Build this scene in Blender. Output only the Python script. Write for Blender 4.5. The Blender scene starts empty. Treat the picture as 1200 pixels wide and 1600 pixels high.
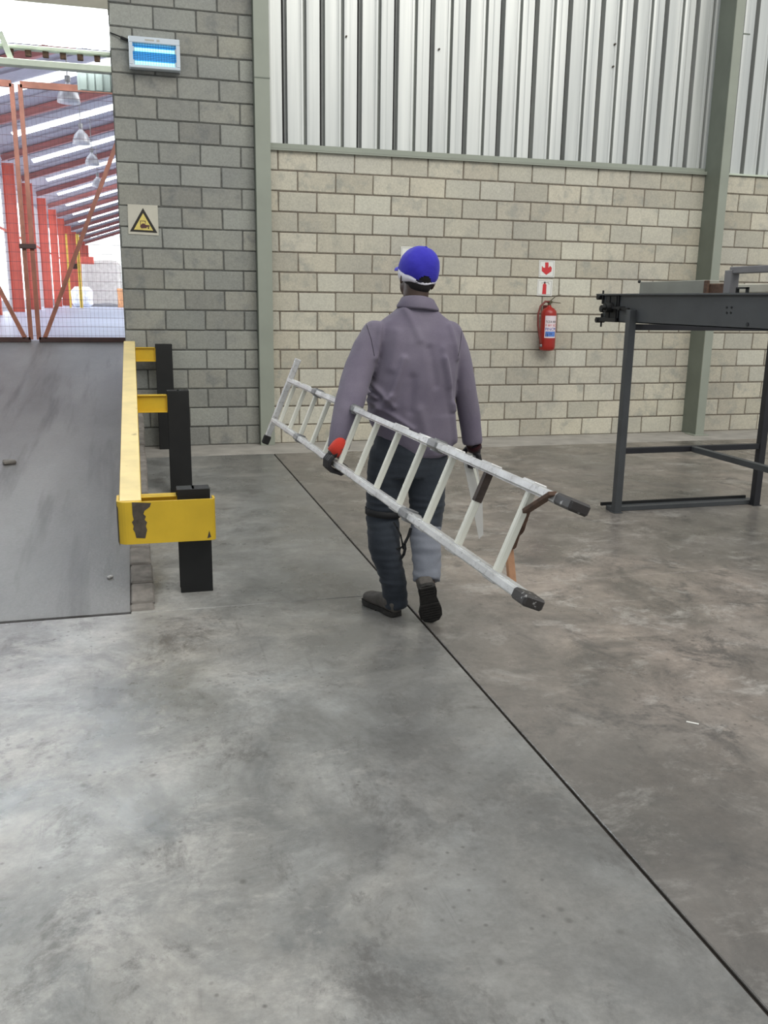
import bpy, bmesh, math, random
from mathutils import Vector, Matrix, noise
random.seed(7)
C = bpy.context.scene.collection
PI = math.pi
V = Vector

# ------------------------------------------------------------------ camera
FPX = 1383.71
F = V((0.25960446, 0.93726109, -0.23269547)); RT = V((0.9645083, -0.26368264, 0.01397182)); UP = V((0.04826251, 0.22806385, 0.97244928))
CAM = V((0, 0, 1.53017))
cd = bpy.data.cameras.new('camera'); cam = bpy.data.objects.new('camera', cd); C.objects.link(cam)
cam.matrix_world = Matrix(((RT.x, UP.x, -F.x, CAM.x), (RT.y, UP.y, -F.y, CAM.y), (RT.z, UP.z, -F.z, CAM.z), (0, 0, 0, 1)))
cd.sensor_fit = 'VERTICAL'; cd.sensor_height = 32.0; cd.lens = 32.0*FPX/1600.0
cd.clip_start = .05; cd.clip_end = 400
bpy.context.scene.camera = cam

# ------------------------------------------------------------------ light
w = bpy.data.worlds.new('world'); bpy.context.scene.world = w; w.use_nodes = True
w.node_tree.nodes['Background'].inputs[0].default_value = (0.90, 0.96, 1.0, 1)
w.node_tree.nodes['Background'].inputs[1].default_value = 0.62
def area(name, loc, target, sx, sy, power, col=(1, 1, 1)):
    l = bpy.data.lights.new(name, 'AREA'); l.shape = 'RECTANGLE'; l.size = sx; l.size_y = sy; l.energy = power; l.color = col
    o = bpy.data.objects.new(name, l); C.objects.link(o); o.location = loc
    o.rotation_euler = (V(target)-V(loc)).to_track_quat('-Z', 'Y').to_euler()
    return o
area('added_overhead_lamp', (6.0, -1.0, 9.0), (4.0, 7.0, 0.5), 9, 4, 620, (1.0, .97, .90))  # added key light behind the camera, brightens wall fronts over column sides
area('added_overhead_lamp', (1.5, 3.0, 9.5), (1.2, 4.5, 0), 8, 3, 260, (1.0, .99, .95))  # added unseen lamp overhead for direct light
area('hall_skylight_lamp', (1.0, 24, 9.5), (-3.5, 24, 1), 6, 24, 1900, (1, .98, .96))
area('hall_skylight_lamp', (1.0, 50, 9.5), (-3.5, 50, 1), 6, 26, 4200, (1, .98, .96))
vs = bpy.context.scene.view_settings
bpy.context.scene.display_settings.display_device = 'sRGB'
vs.view_transform = 'Standard'; vs.look = 'None'; vs.gamma = 1; vs.exposure = 0.0; vs.use_curve_mapping = False

# ------------------------------------------------------------------ helpers
def ray(px, py): return F + RT*((px-600)/FPX) - UP*((py-800)/FPX)
def atY(px, py, Y): d = ray(px, py); return CAM + d*(Y/d.y)
def atX(px, py, X): d = ray(px, py); return CAM + d*(X/d.x)
def atZ(px, py, z=0.0): d = ray(px, py); return CAM + d*((z-CAM.z)/d.z)

def obj(name, bm, mat, parent=None, smooth=False, world=False):
    me = bpy.data.meshes.new(name)
    if isinstance(bm, bmesh.types.BMesh):
        bmesh.ops.recalc_face_normals(bm, faces=bm.faces)
        bm.to_mesh(me); bm.free()
    o = bpy.data.objects.new(name, me); C.objects.link(o)
    if mat: me.materials.append(mat)
    if smooth:
        for p in me.polygons: p.use_smooth = True
    if parent:
        o.parent = parent
        if world: o.matrix_parent_inverse = parent.matrix_world_inv if False else inv(parent)
    return o
def inv(p):
    return Matrix.LocRotScale(p.location, p.rotation_euler, p.scale).inverted()
def thing(name, label, cat, loc=(0, 0, 0), rz=0, group=None):
    o = bpy.data.objects.new(name, None); C.objects.link(o); o.location = loc; o.rotation_euler = (0, 0, rz)
    o.empty_display_size = .1
    return tag(o, label, cat, group)
def tag(o, label, cat, group=None):
    o['label'] = label; o['category'] = cat
    if group: o['group'] = group
    return o
def struct(o): o['kind'] = 'structure'; return o
def B(): return bmesh.new()
def box(bm, x0, x1, y0, y1, z0, z1, bev=0, M=None):
    vs_ = [bm.verts.new((x, y, z)) for x in (x0, x1) for y in (y0, y1) for z in (z0, z1)]
    if M:
        for v in vs_: v.co = M @ v.co
    f = [bm.faces.new([vs_[i] for i in q]) for q in ((0, 1, 3, 2), (4, 6, 7, 5), (0, 4, 5, 1), (2, 3, 7, 6), (0, 2, 6, 4), (1, 5, 7, 3))]
    if bev:
        es = {e for g in f for e in g.edges}
        bmesh.ops.bevel(bm, geom=list(es), offset=bev, segments=1, affect='EDGES')
    return vs_
def bar(bm, a, b, w_, h_, up=(0, 0, 1), bev=0):
    a, b = V(a), V(b); d = (b-a); L = d.length; d.normalize()
    u = V(up); s = d.cross(u)
    if s.length < 1e-4: s = d.cross(V((1, 0, 0)))
    s.normalize(); u = s.cross(d).normalized()
    M = Matrix(((s.x, d.x, u.x, a.x), (s.y, d.y, u.y, a.y), (s.z, d.z, u.z, a.z), (0, 0, 0, 1)))
    return box(bm, -w_/2, w_/2, 0, L, -h_/2, h_/2, bev, M)
def tube(bm, pts, rad, n=10, flat=1.0, side=None):
    """tube along pts with a radius per point"""
    pts = [V(p) for p in pts]
    if not hasattr(rad, '__len__'): rad = [rad]*len(pts)
    rings = []; ref = None
    for i, p in enumerate(pts):
        d = (pts[min(i+1, len(pts)-1)]-pts[max(i-1, 0)]).normalized()
        if ref is None:
            ref = V(side) if side else (V((0, 0, 1)) if abs(d.z) < .9 else V((1, 0, 0)))
        s = (ref-d*ref.dot(d)).normalized(); ref = s; t = d.cross(s)
        rings.append([bm.verts.new(p+(s*math.cos(2*PI*k/n)+t*math.sin(2*PI*k/n)*flat)*rad[i]) for k in range(n)])
    for a, b in zip(rings, rings[1:]):
        for k in range(n): bm.faces.new((a[k], a[(k+1) % n], b[(k+1) % n], b[k]))
    bm.faces.new(rings[0][::-1]); bm.faces.new(rings[-1])
def rings(bm, rs, n=32, p=2.4):
    """loft of superellipse rings: (center, a_vec, b_vec)"""
    out = []
    for c, a, b in rs:
        c, a, b = V(c), V(a), V(b); r = []
        for k in range(n):
            t = 2*PI*k/n; ct, st = math.cos(t), math.sin(t)
            r.append(bm.verts.new(c + a*(math.copysign(abs(ct)**(2/p), ct)) + b*(math.copysign(abs(st)**(2/p), st))))
        out.append(r)
    for a, b in zip(out, out[1:]):
        for k in range(n): bm.faces.new((a[k], a[(k+1) % n], b[(k+1) % n], b[k]))
    bm.faces.new(out[0][::-1]); bm.faces.new(out[-1])
def ball(bm, c, r, M=None, seg=20):
    r = r if hasattr(r, '__len__') else (r, r, r)
    mat = Matrix.Translation(V(c)) @ (M.to_4x4() if M else Matrix.Identity(4)) @ Matrix.Diagonal((r[0], r[1], r[2], 1))
    bmesh.ops.create_uvsphere(bm, u_segments=seg, v_segments=seg//2+2, radius=1, matrix=mat)
def lathe(bm, prof, c=(0, 0, 0), n=24):
    rs = [[bm.verts.new((c[0]+r*math.cos(2*PI*k/n), c[1]+r*math.sin(2*PI*k/n), c[2]+z)) for k in range(n)] for r, z in prof]
    for a, b in zip(rs, rs[1:]):
        for k in range(n): bm.faces.new((a[k], a[(k+1) % n], b[(k+1) % n], b[k]))
    bm.faces.new(rs[0][::-1]); bm.faces.new(rs[-1])
def poly(bm, pts, thick, axis=V((0, -1, 0))):
    """extruded polygon, pts given as 3D"""
    a = [bm.verts.new(V(p)) for p in pts]; b = [bm.verts.new(V(p)+axis*thick) for p in pts]; n = len(pts)
    bm.faces.new(a); bm.faces.new(b[::-1])
    for k in range(n): bm.faces.new((a[k], a[(k+1) % n], b[(k+1) % n], b[k]))
def fuse(name, bm, mat, parent, vox=.008, smooth=6, disp=None):
    """union of overlapping closed solids into one smooth continuous mesh"""
    bmesh.ops.recalc_face_normals(bm, faces=bm.faces)
    me = bpy.data.meshes.new(name); bm.to_mesh(me); bm.free()
    t = bpy.data.objects.new('tmp', me); C.objects.link(t)
    m = t.modifiers.new('r', 'REMESH'); m.mode = 'VOXEL'; m.voxel_size = vox
    s = t.modifiers.new('s', 'SMOOTH'); s.factor = .5; s.iterations = smooth
    dg = bpy.context.evaluated_depsgraph_get(); dg.update()
    out = bpy.data.meshes.new_from_object(t.evaluated_get(dg))
    bpy.data.objects.remove(t); bpy.data.meshes.remove(me)
    if disp:
        ns = [v.normal.copy() for v in out.vertices]
        for v, n in zip(out.vertices, ns): v.co += n*disp(v.co, n)
    out.name = name
    for p in out.polygons: p.use_smooth = True
    out.materials.clear(); out.materials.append(mat)
    o = bpy.data.objects.new(name, out); C.objects.link(o)
    if parent: o.parent = parent; o.matrix_parent_inverse = inv(parent)
    return o
def text(name, s, size, loc, mat, parent, rot=(PI/2, 0, 0), ext=.0006, sx=1):
    c = bpy.data.curves.new('t', 'FONT'); c.body = s; c.size = size; c.extrude = ext; c.align_x = 'CENTER'; c.align_y = 'CENTER'; c.resolution_u = 2
    t = bpy.data.objects.new('t', c); C.objects.link(t)
    dg = bpy.context.evaluated_depsgraph_get(); dg.update()
    me = bpy.data.meshes.new_from_object(t.evaluated_get(dg)); bpy.data.objects.remove(t)
    me.materials.clear(); me.materials.append(mat); me.name = name
    o = bpy.data.objects.new(name, me); C.objects.link(o); o.location = loc; o.rotation_euler = rot; o.scale = (sx, 1, 1); o.parent = parent
    return o

# ------------------------------------------------------------------ materials
def srgb(r, g, b):
    f = lambda c: (c/255/12.92) if c/255 <= .04045 else ((c/255+.055)/1.055)**2.4
    return (f(r), f(g), f(b), 1)
class N:
    def __init__(s, name, rough=.6, metal=0, spec=.5):
        s.m = bpy.data.materials.new(name); s.m.use_nodes = True; s.t = s.m.node_tree; s.b = s.t.nodes['Principled BSDF']
        s.b.inputs['Roughness'].default_value = rough; s.b.inputs['Metallic'].default_value = metal
        s.b.inputs['Specular IOR Level'].default_value = spec
    def node(s, k, **kw):
        n = s.t.nodes.new(k)
        for a, v in kw.items(): setattr(n, a, v)
        return n
    def link(s, a, b): s.t.links.new(a, b)
    def coord(s, kind='pos', scale=(1, 1, 1)):
        if kind == 'pos': o = s.node('ShaderNodeNewGeometry').outputs['Position']
        else: o = s.node('ShaderNodeTexCoord').outputs['Object']
        mp = s.node('ShaderNodeMapping'); mp.inputs['Scale'].default_value = scale; s.link(o, mp.inputs[0]); return mp.outputs[0]
    def noise(s, scale, detail=4, rough=.55, kind='pos', sc=(1, 1, 1), dist=0):
        n = s.node('ShaderNodeTexNoise'); n.inputs['Scale'].default_value = scale; n.inputs['Detail'].default_value = detail
        n.inputs['Roughness'].default_value = rough; n.inputs['Distortion'].default_value = dist
        s.link(s.coord(kind, sc), n.inputs['Vector']); return n.outputs['Fac']
    def ramp(s, fac, a, b, ca=(0, 0, 0, 1), cb=(1, 1, 1, 1)):
        r = s.node('ShaderNodeValToRGB'); e = r.color_ramp.elements
        e[0].position = a; e[0].color = ca; e[1].position = b; e[1].color = cb; s.link(fac, r.inputs[0]); return r.outputs[0]
    def mix(s, fac, a, b, mode='MIX'):
        n = s.node('ShaderNodeMix'); n.data_type = 'RGBA'; n.blend_type = mode
        for i, v in ((0, fac), (6, a), (7, b)):
            if hasattr(v, 'links'): s.link(v, n.inputs[i])
            else: n.inputs[i].default_value = v
        return n.outputs[2]
    def math(s, op, a, b=0.0):
        n = s.node('ShaderNodeMath', operation=op)
        for i, v in enumerate((a, b)):
            if hasattr(v, 'links'): s.link(v, n.inputs[i])
            else: n.inputs[i].default_value = v
        return n.outputs[0]
    def col(s, c):
        if hasattr(c, 'links'): s.link(c, s.b.inputs['Base Color'])
        else: s.b.inputs['Base Color'].default_value = c
        return s
    def bump(s, h, st=.3, d=.01):
        n = s.node('ShaderNodeBump'); n.inputs['Strength'].default_value = st; n.inputs['Distance'].default_value = d
        s.link(h, n.inputs['Height']); s.link(n.outputs[0], s.b.inputs['Normal']); return s
def simple(name, c, rough=.6, metal=0, var=.15, scale=8, spec=.5, bump=0):
    n = N(name, rough, metal, spec)
    dk = tuple(v*(1-var) for v in c[:3])+(1,); lt = tuple(min(1, v*(1+var)) for v in c[:3])+(1,)
    f = n.noise(scale, 5)
    n.col(n.ramp(f, .3, .7, dk, lt))
    if bump: n.bump(n.noise(scale*8, 3), bump, .004)
    return n.m
def emit(name, c, st):
    n = N(name, .4); n.b.inputs['Base Color'].default_value = c; n.b.inputs['Emission Color'].default_value = c; n.b.inputs['Emission Strength'].default_value = st
    return n.m

def block_mat(name, base, dark, smudge):
    n = N(name, .92, 0, .2)
    oi = n.node('ShaderNodeObjectInfo')
    c = n.mix(n.ramp(oi.outputs['Random'], .0, 1.0), base, dark)
    wn = n.node('ShaderNodeTexWhiteNoise', noise_dimensions='1D'); n.link(oi.outputs['Random'], wn.inputs['W'])
    warm = n.mix(n.math('MULTIPLY', wn.outputs['Value'], .45), (1, 1, 1, 1), (1.05, .96, .86, 1))
    c = n.mix(1.0, c, warm, 'MULTIPLY')
    sm = n.ramp(n.noise(6.5, 5, .6), .50, .66)
    sm = n.math('MULTIPLY', sm, n.ramp(wn.outputs['Value'], .15, .8))
    c = n.mix(n.math('MULTIPLY', sm, .55), c, smudge)
    gr = n.ramp(n.noise(60, 4, .7), .25, .75, (.78, .78, .78, 1), (1.12, 1.12, 1.12, 1))
    c = n.mix(1.0, c, gr, 'MULTIPLY')
    big = n.ramp(n.noise(1.3, 3), .3, .75, (.88, .88, .9, 1), (1.06, 1.06, 1.03, 1))
    c = n.mix(1.0, c, big, 'MULTIPLY')
    n.col(c).bump(n.noise(90, 4, .7), .6, .006)
    return n.m
M_block = block_mat('cream_concrete_block', (.66, .635, .54, 1), (.50, .475, .40, 1), (.33, .34, .31, 1))
M_blockL = block_mat('grey_concrete_block', (.38, .385, .35, 1), (.285, .29, .27, 1), (.19, .20, .20, 1))
M_mortar = simple('brown_mortar', (.20, .17, .135, 1), .95, var=.3, scale=25, bump=.5)
M_mortarL = simple('grey_mortar', (.115, .115, .105, 1), .95, var=.3, scale=25, bump=.5)

def floor_mat(name, warm, cool, stain_amt=.75, track=True):
    n = N(name, .4, 0, .5)
    dk = lambda c_, k: tuple(v*k for v in c_[:3])+(1,)
    c = n.mix(n.ramp(n.noise(.7, 4, .6, dist=.6), .42, .58), cool, warm)
    f1 = n.ramp(n.noise(1.7, 10, .72, dist=.5), .40, .60)
    c = n.mix(f1, dk(cool, .46), c)
    f2 = n.ramp(n.noise(6.5, 10, .78, dist=.2), .38, .62)
    c = n.mix(f2, n.mix(.5, c, dk(warm, .45)), c)
    st = n.ramp(n.noise(2.9, 10, .80, sc=(1, .7, 1), dist=.5), .53, .62)
    c = n.mix(n.math('MULTIPLY', st, stain_amt), c, (.085, .078, .072, 1))
    lt = n.ramp(n.noise(3.4, 10, .80, sc=(.8, 1, 1), dist=.4), .53, .64)
    c = n.mix(n.math('MULTIPLY', lt, .50), c, (.50, .475, .44, 1))
    for scl, hi, lo in ((9, .13, .06), (19, .15, .07)):
        vo = n.node('ShaderNodeTexVoronoi'); vo.inputs['Scale'].default_value = scl; vo.inputs['Randomness'].default_value = 1
        sep = n.node('ShaderNodeSeparateXYZ'); n.link(n.node('ShaderNodeNewGeometry').outputs['Position'], sep.inputs[0])
        cmb = n.node('ShaderNodeCombineXYZ'); n.link(sep.outputs[0], cmb.inputs[0]); n.link(sep.outputs[1], cmb.inputs[1])
        vo.voronoi_dimensions = '2D'; n.link(cmb.outputs[0], vo.inputs['Vector'])
        sp = n.ramp(vo.outputs['Distance'], lo*.6, hi, (1, 1, 1, 1), (0, 0, 0, 1))
        sp = n.math('MULTIPLY', sp, n.ramp(n.noise(1.1+scl*.03, 3), .48, .60))
        wn = n.node('ShaderNodeSeparateColor'); n.link(vo.outputs['Color'], wn.inputs[0])
        sp = n.math('MULTIPLY', sp, n.ramp(wn.outputs[0], .60, .75))
        c = n.mix(n.math('MULTIPLY', sp, .65), c, (.075, .068, .06, 1))
    sc = n.ramp(n.noise(5, 6, .75, sc=(5, .35, 1), dist=.3), .60, .74)
    c = n.mix(n.math('MULTIPLY', sc, .4), c, (.10, .095, .09, 1))
    if track:
        sx = n.node('ShaderNodeSeparateXYZ'); n.link(n.node('ShaderNodeNewGeometry').outputs['Position'], sx.inputs[0])
        wob = n.math('MULTIPLY', n.noise(1.2, 5), 1.3)
        for cx_, wd, am in ((1.75, 1.05, .62), (4.9, 1.3, .40)):
            d = n.math('ABSOLUTE', n.math('SUBTRACT', n.math('ADD', sx.outputs['X'], wob), cx_))
            t = n.ramp(d, .1, wd, (1, 1, 1, 1), (0, 0, 0, 1))
            c = n.mix(n.math('MULTIPLY', t, am), c, (.11, .105, .098, 1))
        yy = n.ramp(n.math('ADD', sx.outputs['Y'], n.math('MULTIPLY', wob, 1.5)), 4.2, 6.2)
        c = n.mix(n.math('MULTIPLY', yy, .38), c, (.12, .11, .10, 1))
    if track:   # pale cement residue beside the long joint
        d = n.math('ABSOLUTE', n.math('SUBTRACT', n.math('ADD', sx.outputs['X'], n.math('MULTIPLY', n.noise(9, 5, .7), .16)), 1.315))
        r_ = n.math('MULTIPLY', n.ramp(d, .02, .07, (1, 1, 1, 1), (0, 0, 0, 1)), n.ramp(n.noise(2.2, 5, .7), .45, .58))
        r_ = n.math('MULTIPLY', r_, n.ramp(sx.outputs['Y'], 4.1, 4.6))
        c = n.mix(n.math('MULTIPLY', r_, .8), c, (.50, .47, .42, 1))
    fine = n.ramp(n.noise(38, 6, .75), .2, .8, (.82, .82, .82, 1), (1.14, 1.14, 1.14, 1))
    c = n.mix(1.0, c, fine, 'MULTIPLY')
    n.col(c)
    n.link(n.ramp(n.noise(1.7, 8, .68), .3, .72, (.20, .20, .20, 1), (.46, .46, .46, 1)), n.b.inputs['Roughness'])
    n.bump(n.noise(7, 8, .7), .12, .01)
    return n.m
M_floor = floor_mat('polished_concrete_left', (.42, .40, .365, 1), (.395, .40, .39, 1), .62)
M_floorR = floor_mat('polished_concrete_right', (.36, .305, .262, 1), (.26, .235, .210, 1), .8)
M_strip = simple('pale_bare_concrete', (.37, .345, .31, 1), .8, var=.2, scale=4, bump=.2)
M_joint = simple('dark_joint_filler', (.045, .035, .028, 1), .9, var=.3)
n = N('ramp_concrete', .42, 0, .45)
c = n.mix(n.ramp(n.noise(1.2, 6, .6, sc=(1, .35, 1)), .35, .68), (.115, .11, .106, 1), (.20, .194, .188, 1))
c = n.mix(n.math('MULTIPLY', n.ramp(n.noise(2.6, 5, .6, sc=(2.5, .15, 1)), .52, .70), .7), c, (.055, .05, .046, 1))
c = n.mix(1.0, c, n.ramp(n.noise(45, 5, .75), .2, .8, (.8, .8, .8, 1), (1.15, 1.15, 1.15, 1)), 'MULTIPLY')
n.col(c).bump(n.noise(60, 5), .25, .005); M_ramp = n.m
M_kerb = simple('kerb_block_grey', (.20, .18, .16, 1), .9, var=.3, scale=14, bump=.5)

M_steelgreen = simple('grey_green_steel_paint', (.30, .32, .265, 1), .55, var=.06, scale=3)
M_steeldark = simple('dark_shaded_grey_green_paint', (.17, .19, .155, 1), .55, var=.10, scale=3)  # same column paint, with the shade of the side faces put into the colour
n = N('galvanised_sheet', .42, .35, .5)
c = n.mix(n.ramp(n.noise(1.0, 5, .6, sc=(9, 1, .3)), .3, .7), (.50, .515, .50, 1), (.70, .71, .68, 1))
n.col(c); M_zinc = n.m
n = N('galvanised_sheet_darker', .45, .5, .5); n.col((.36, .39, .40, 1)); M_zinc2 = n.m  # darker zinc for the sheet near the right column

def chipped(name, paint, under, lo=.60, hi=.63, scale=7, rough=.45, sc=(1, 1, 1)):
    n = N(name, rough)
    ch = n.ramp(n.noise(scale, 6, .6, sc=sc), lo, hi)
    c = n.mix(n.ramp(n.noise(5, 5), .3, .7), paint, tuple(v*.82 for v in paint[:3])+(1,))
    n.col(n.mix(ch, c, under)); n.bump(ch, -.3, .002); return n.m
M_yellow = chipped('yellow_barrier_paint', (.74, .48, .025, 1), (.09, .075, .05, 1), .68, .70, 6)
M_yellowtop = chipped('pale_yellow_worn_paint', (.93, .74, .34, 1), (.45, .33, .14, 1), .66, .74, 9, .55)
M_black = simple('black_post_paint', (.006, .006, .006, 1), .6, var=.3)
M_bare = simple('exposed_dark_steel', (.075, .06, .045, 1), .7, var=.35, scale=30)
n = N('worn_aluminium', .42, .55)
sp_ = n.ramp(n.noise(42, 7, .8), .54, .64)
c = n.mix(n.ramp(n.noise(9, 5, .6), .3, .7), (.50, .49, .48, 1), (.74, .74, .73, 1))
n.col(n.mix(n.math('MULTIPLY', sp_, .6), c, (.14, .12, .11, 1))); M_alu = n.m
n = N('cream_painted_rung', .5, .1)
sp_ = n.ramp(n.noise(30, 6, .75), .66, .70)
n.col(n.mix(sp_, (.74, .73, .64, 1), (.16, .13, .11, 1))); M_rung = n.m
M_rungdirt = simple('brown_stained_metal', (.055, .038, .03, 1), .7, var=.4, scale=40)
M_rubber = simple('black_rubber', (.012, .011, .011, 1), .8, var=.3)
M_rubberworn = chipped('worn_dark_end_cap', (.035, .03, .028, 1), (.35, .34, .33, 1), .62, .66, 60)
M_rust = simple('rusty_flat_steel', (.10, .055, .035, 1), .8, var=.45, scale=35)
M_tan = simple('tan_wooden_strip', (.42, .22, .12, 1), .7, var=.2, scale=20)
M_hinge = simple('grey_hinge_steel', (.25, .25, .25, 1), .5, .5, var=.2)
M_charcoal = simple('charcoal_machine_paint', (.060, .064, .068, 1), .45, var=.12, scale=6)
M_charcoal2 = simple('black_leg_paint', (.016, .016, .020, 1), .5, var=.15)
M_boxgrey = simple('olive_grey_box_paint', (.26, .26, .225, 1), .6, var=.10, scale=5)
M_purplegrey = simple('grey_guide_paint', (.17, .165, .17, 1), .5, var=.08)
M_red = simple('extinguisher_red', (.36, .022, .014, 1), .3, var=.08)
M_redhose = simple('dark_red_hose', (.17, .03, .022, 1), .5, var=.1)
M_white = simple('white_sign_plastic', (.80, .79, .74, 1), .5, var=.03)
M_ivory = simple('ivory_sign_board', (.56, .53, .44, 1), .6, var=.06)
M_redink = simple('red_sign_print', (.62, .035, .04, 1), .5, var=.04)
M_greyink = simple('pale_grey_print', (.45, .44, .40, 1), .5, var=.05)
M_yelink = simple('yellow_sign_print', (.72, .58, .16, 1), .5, var=.12, scale=30)
M_blackink = simple('black_sign_print', (.018, .014, .010, 1), .5, var=.1)
M_maroonink = simple('maroon_sign_print', (.09, .03, .03, 1), .5, var=.1)
M_bluink = simple('blue_label_print', (.03, .08, .42, 1), .5, var=.1)
M_pinklabel = simple('pinkish_white_label', (.80, .70, .73, 1), .5, var=.04)
M_brass = simple('tarnished_brass', (.12, .10, .06, 1), .4, .7, var=.2)
M_zapframe = simple('white_zapper_casing', (.60, .66, .72, 1), .4, var=.03)
M_zapback = emit('blue_lit_reflector', (.03, .20, .45, 1), .85)
M_zaptube = emit('ultraviolet_tube_glow', (.35, .92, 1, 1), 1.5)
M_zapgrid = simple('blue_grey_grid_wire', (.05, .13, .25, 1), .5, .5)

# people
def cloth(name, a, b, scale=260, rough=.9):
    n = N(name, rough, 0, .15)
    c = n.mix(n.ramp(n.noise(6, 5, .6), .3, .7), a, b)
    c = n.mix(1.0, c, n.ramp(n.noise(scale, 3), .2, .8, (.9, .9, .9, 1), (1.08, 1.08, 1.08, 1)), 'MULTIPLY')
    n.b.inputs['Sheen Weight'].default_value = .12
    n.col(c).bump(n.noise(scale, 3), .25, .002); return n.m
M_jacket = cloth('mauve_grey_drill_cloth', (.142, .122, .165, 1), (.180, .158, .200, 1))
M_seam = cloth('dark_seam_cloth', (.045, .040, .055, 1), (.055, .05, .065, 1))
M_trouser = cloth('charcoal_blue_trouser_cloth', (.022, .026, .034, 1), (.040, .047, .058, 1))
M_strap = simple('black_webbing', (.008, .008, .009, 1), .8)
M_capblue = cloth('royal_blue_cap_cloth', (.035, .030, .36, 1), (.050, .042, .45, 1))
M_capdark = simple('dark_cap_inside', (.008, .008, .02, 1), .9)
M_net = cloth('white_bandana_cloth', (.72, .70, .78, 1), (.85, .83, .9, 1))
M_skin = simple('dark_brown_skin', (.055, .028, .018, 1), .5, var=.15, scale=12)
M_hair = simple('black_cropped_hair', (.010, .008, .008, 1), .9, var=.3, scale=80)
M_glovered = cloth('red_knit_glove', (.55, .045, .03, 1), (.68, .07, .045, 1), 400)
M_gloveblack = simple('black_glove_coating', (.016, .014, .016, 1), .55, var=.3, scale=60)
M_boot = simple('dusty_brown_boot_leather', (.075, .066, .058, 1), .75, var=.3, scale=25)
M_sole = simple('black_boot_sole', (.018, .016, .014, 1), .85, var=.4, scale=40, bump=.4)
M_eye = simple('eye_white', (.6, .58, .55, 1), .3)
n = N('pale_translucent_plastic', .5); n.b.inputs['Alpha'].default_value = .55; n.col((.62, .62, .60, 1)); M_strip2 = n.m
M_creamrod = simple('cream_rod', (.70, .70, .62, 1), .5)

# hall
M_hfloor = simple('pale_blue_hall_concrete', (.42, .48, .62, 1), .35, var=.12, scale=1.5)
M_hred = simple('red_portal_steel', (.66, .13, .09, 1), .5, var=.12, scale=2)
M_hrafter = simple('red_oxide_rafter', (.42, .17, .16, 1), .5, var=.12, scale=2)
M_hroof = simple('grey_roof_sheet', (.36, .34, .39, 1), .5, .2, var=.08)
M_hwall = simple('white_hall_wall', (.62, .60, .64, 1), .7, var=.06)
M_hsky = emit('daylit_translucent_sheet', (.90, .96, 1, 1), 3.0)
M_hend = emit('daylight_opening', (.97, 1.0, .96, 1), 1.1)
M_gate = simple('red_oxide_gate_steel', (.28, .10, .06, 1), .6, var=.25, scale=6)
M_gatedark = simple('dark_brown_gate_steel', (.05, .02, .015, 1), .6, var=.25, scale=6)
M_mesh = simple('thin_gate_wire', (.10, .05, .06, 1), .6)
M_lamp = simple('grey_lamp_reflector', (.42, .42, .44, 1), .4, .3)
M_bale = simple('white_wrapped_bale', (.72, .74, .80, 1), .6, var=.2, scale=6)
M_stack = simple('grey_stacked_sheets', (.52, .50, .48, 1), .7, var=.15, scale=5)
M_hyellow = simple('yellow_guard_paint', (.80, .58, .10, 1), .5)
M_pallet = simple('orange_crate_board', (.62, .32, .16, 1), .7)
M_palegreen = simple('pale_green_steel_paint', (.62, .68, .56, 1), .5, var=.08)
M_topbeam = simple('taupe_head_beam_paint', (.33, .31, .25, 1), .6, var=.08)
M_sheetgreen = simple('grey_green_side_sheet', (.20, .23, .205, 1), .6, .2, var=.1)

# ------------------------------------------------------------------ floor
WY = 9.508
bm = B(); box(bm, -9, 13, -4, 9.9, -.30, -.012)
floor = struct(obj('floor', bm, M_joint))
JX, JY, G = 1.283, 4.335, .006
slabs = [(-9, JX, -4, JY, M_floor), (JX, 6.2, -4, JY, M_floorR), (6.2, 13, -4, JY, M_floorR),
         (-.10, JX, JY, 8.85, M_floor), (JX, 6.2, JY, 8.85, M_floorR), (6.2, 13, JY, 8.85, M_floorR),
         (-.10, 13, 8.85, 9.9, M_strip)]
for x0, x1, y0, y1, m in slabs:
    bm = B(); box(bm, x0+G, x1-G if y1 < 9 else x1, y0+G*.6, y1-G*.6, -.011, 0, .003)
    obj('floor_slab', bm, m, floor)
# ramp
RS = .115; RX = -.098; RY1 = 12.6
rz = lambda y: RS*(y-4.35)+.004
bm = B()
vsr = [bm.verts.new(p) for p in ((-9, 4.35, -.01), (RX, 4.35, -.01), (RX, RY1, -.01), (-9, RY1, -.01), (-9, 4.35, .004), (RX, 4.35, .004), (RX, RY1, rz(RY1)), (-9, RY1, rz(RY1)))]
for q in ((0, 3, 2, 1), (4, 5, 6, 7), (0, 1, 5, 4), (1, 2, 6, 5), (2, 3, 7, 6), (3, 0, 4, 7)): bm.faces.new([vsr[i] for i in q])
ramp = struct(obj('ramp', bm, M_ramp))
y = 4.37; i = 0
sl = math.atan(RS)
while y < 9.3:
    L = .075 if i == 0 else .235
    bm = B(); j = random.uniform(-.006, .006)
    Mx = Matrix.Translation((RX+.002, y, rz(y)-.06)) @ Matrix.Rotation(sl, 4, 'X')
    box(bm, 0+j, .118+j, 0, L, -.10 if i else -.0, .066+random.uniform(-.004, .006), .009, Mx)
    obj('kerb_brick', bm, M_kerb, ramp); y += L+.012; i += 1
bm = B()   # sloping rendered flank below the kerb bricks
vv = [bm.verts.new(p) for p in ((RX+.004, 4.5, -.005), (.004, 4.5, -.005), (.004, 9.48, -.005), (RX+.004, 9.48, -.005), (RX+.004, 4.5, .001), (.004, 4.5, .001), (.004, 9.48, rz(9.48)-.07), (RX+.004, 9.48, rz(9.48)-.07))]
for q in ((0, 3, 2, 1), (4, 5, 6, 7), (0, 1, 5, 4), (1, 2, 6, 5), (2, 3, 7, 6), (3, 0, 4, 7)): bm.faces.new([vv[k] for k in q])
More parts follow.
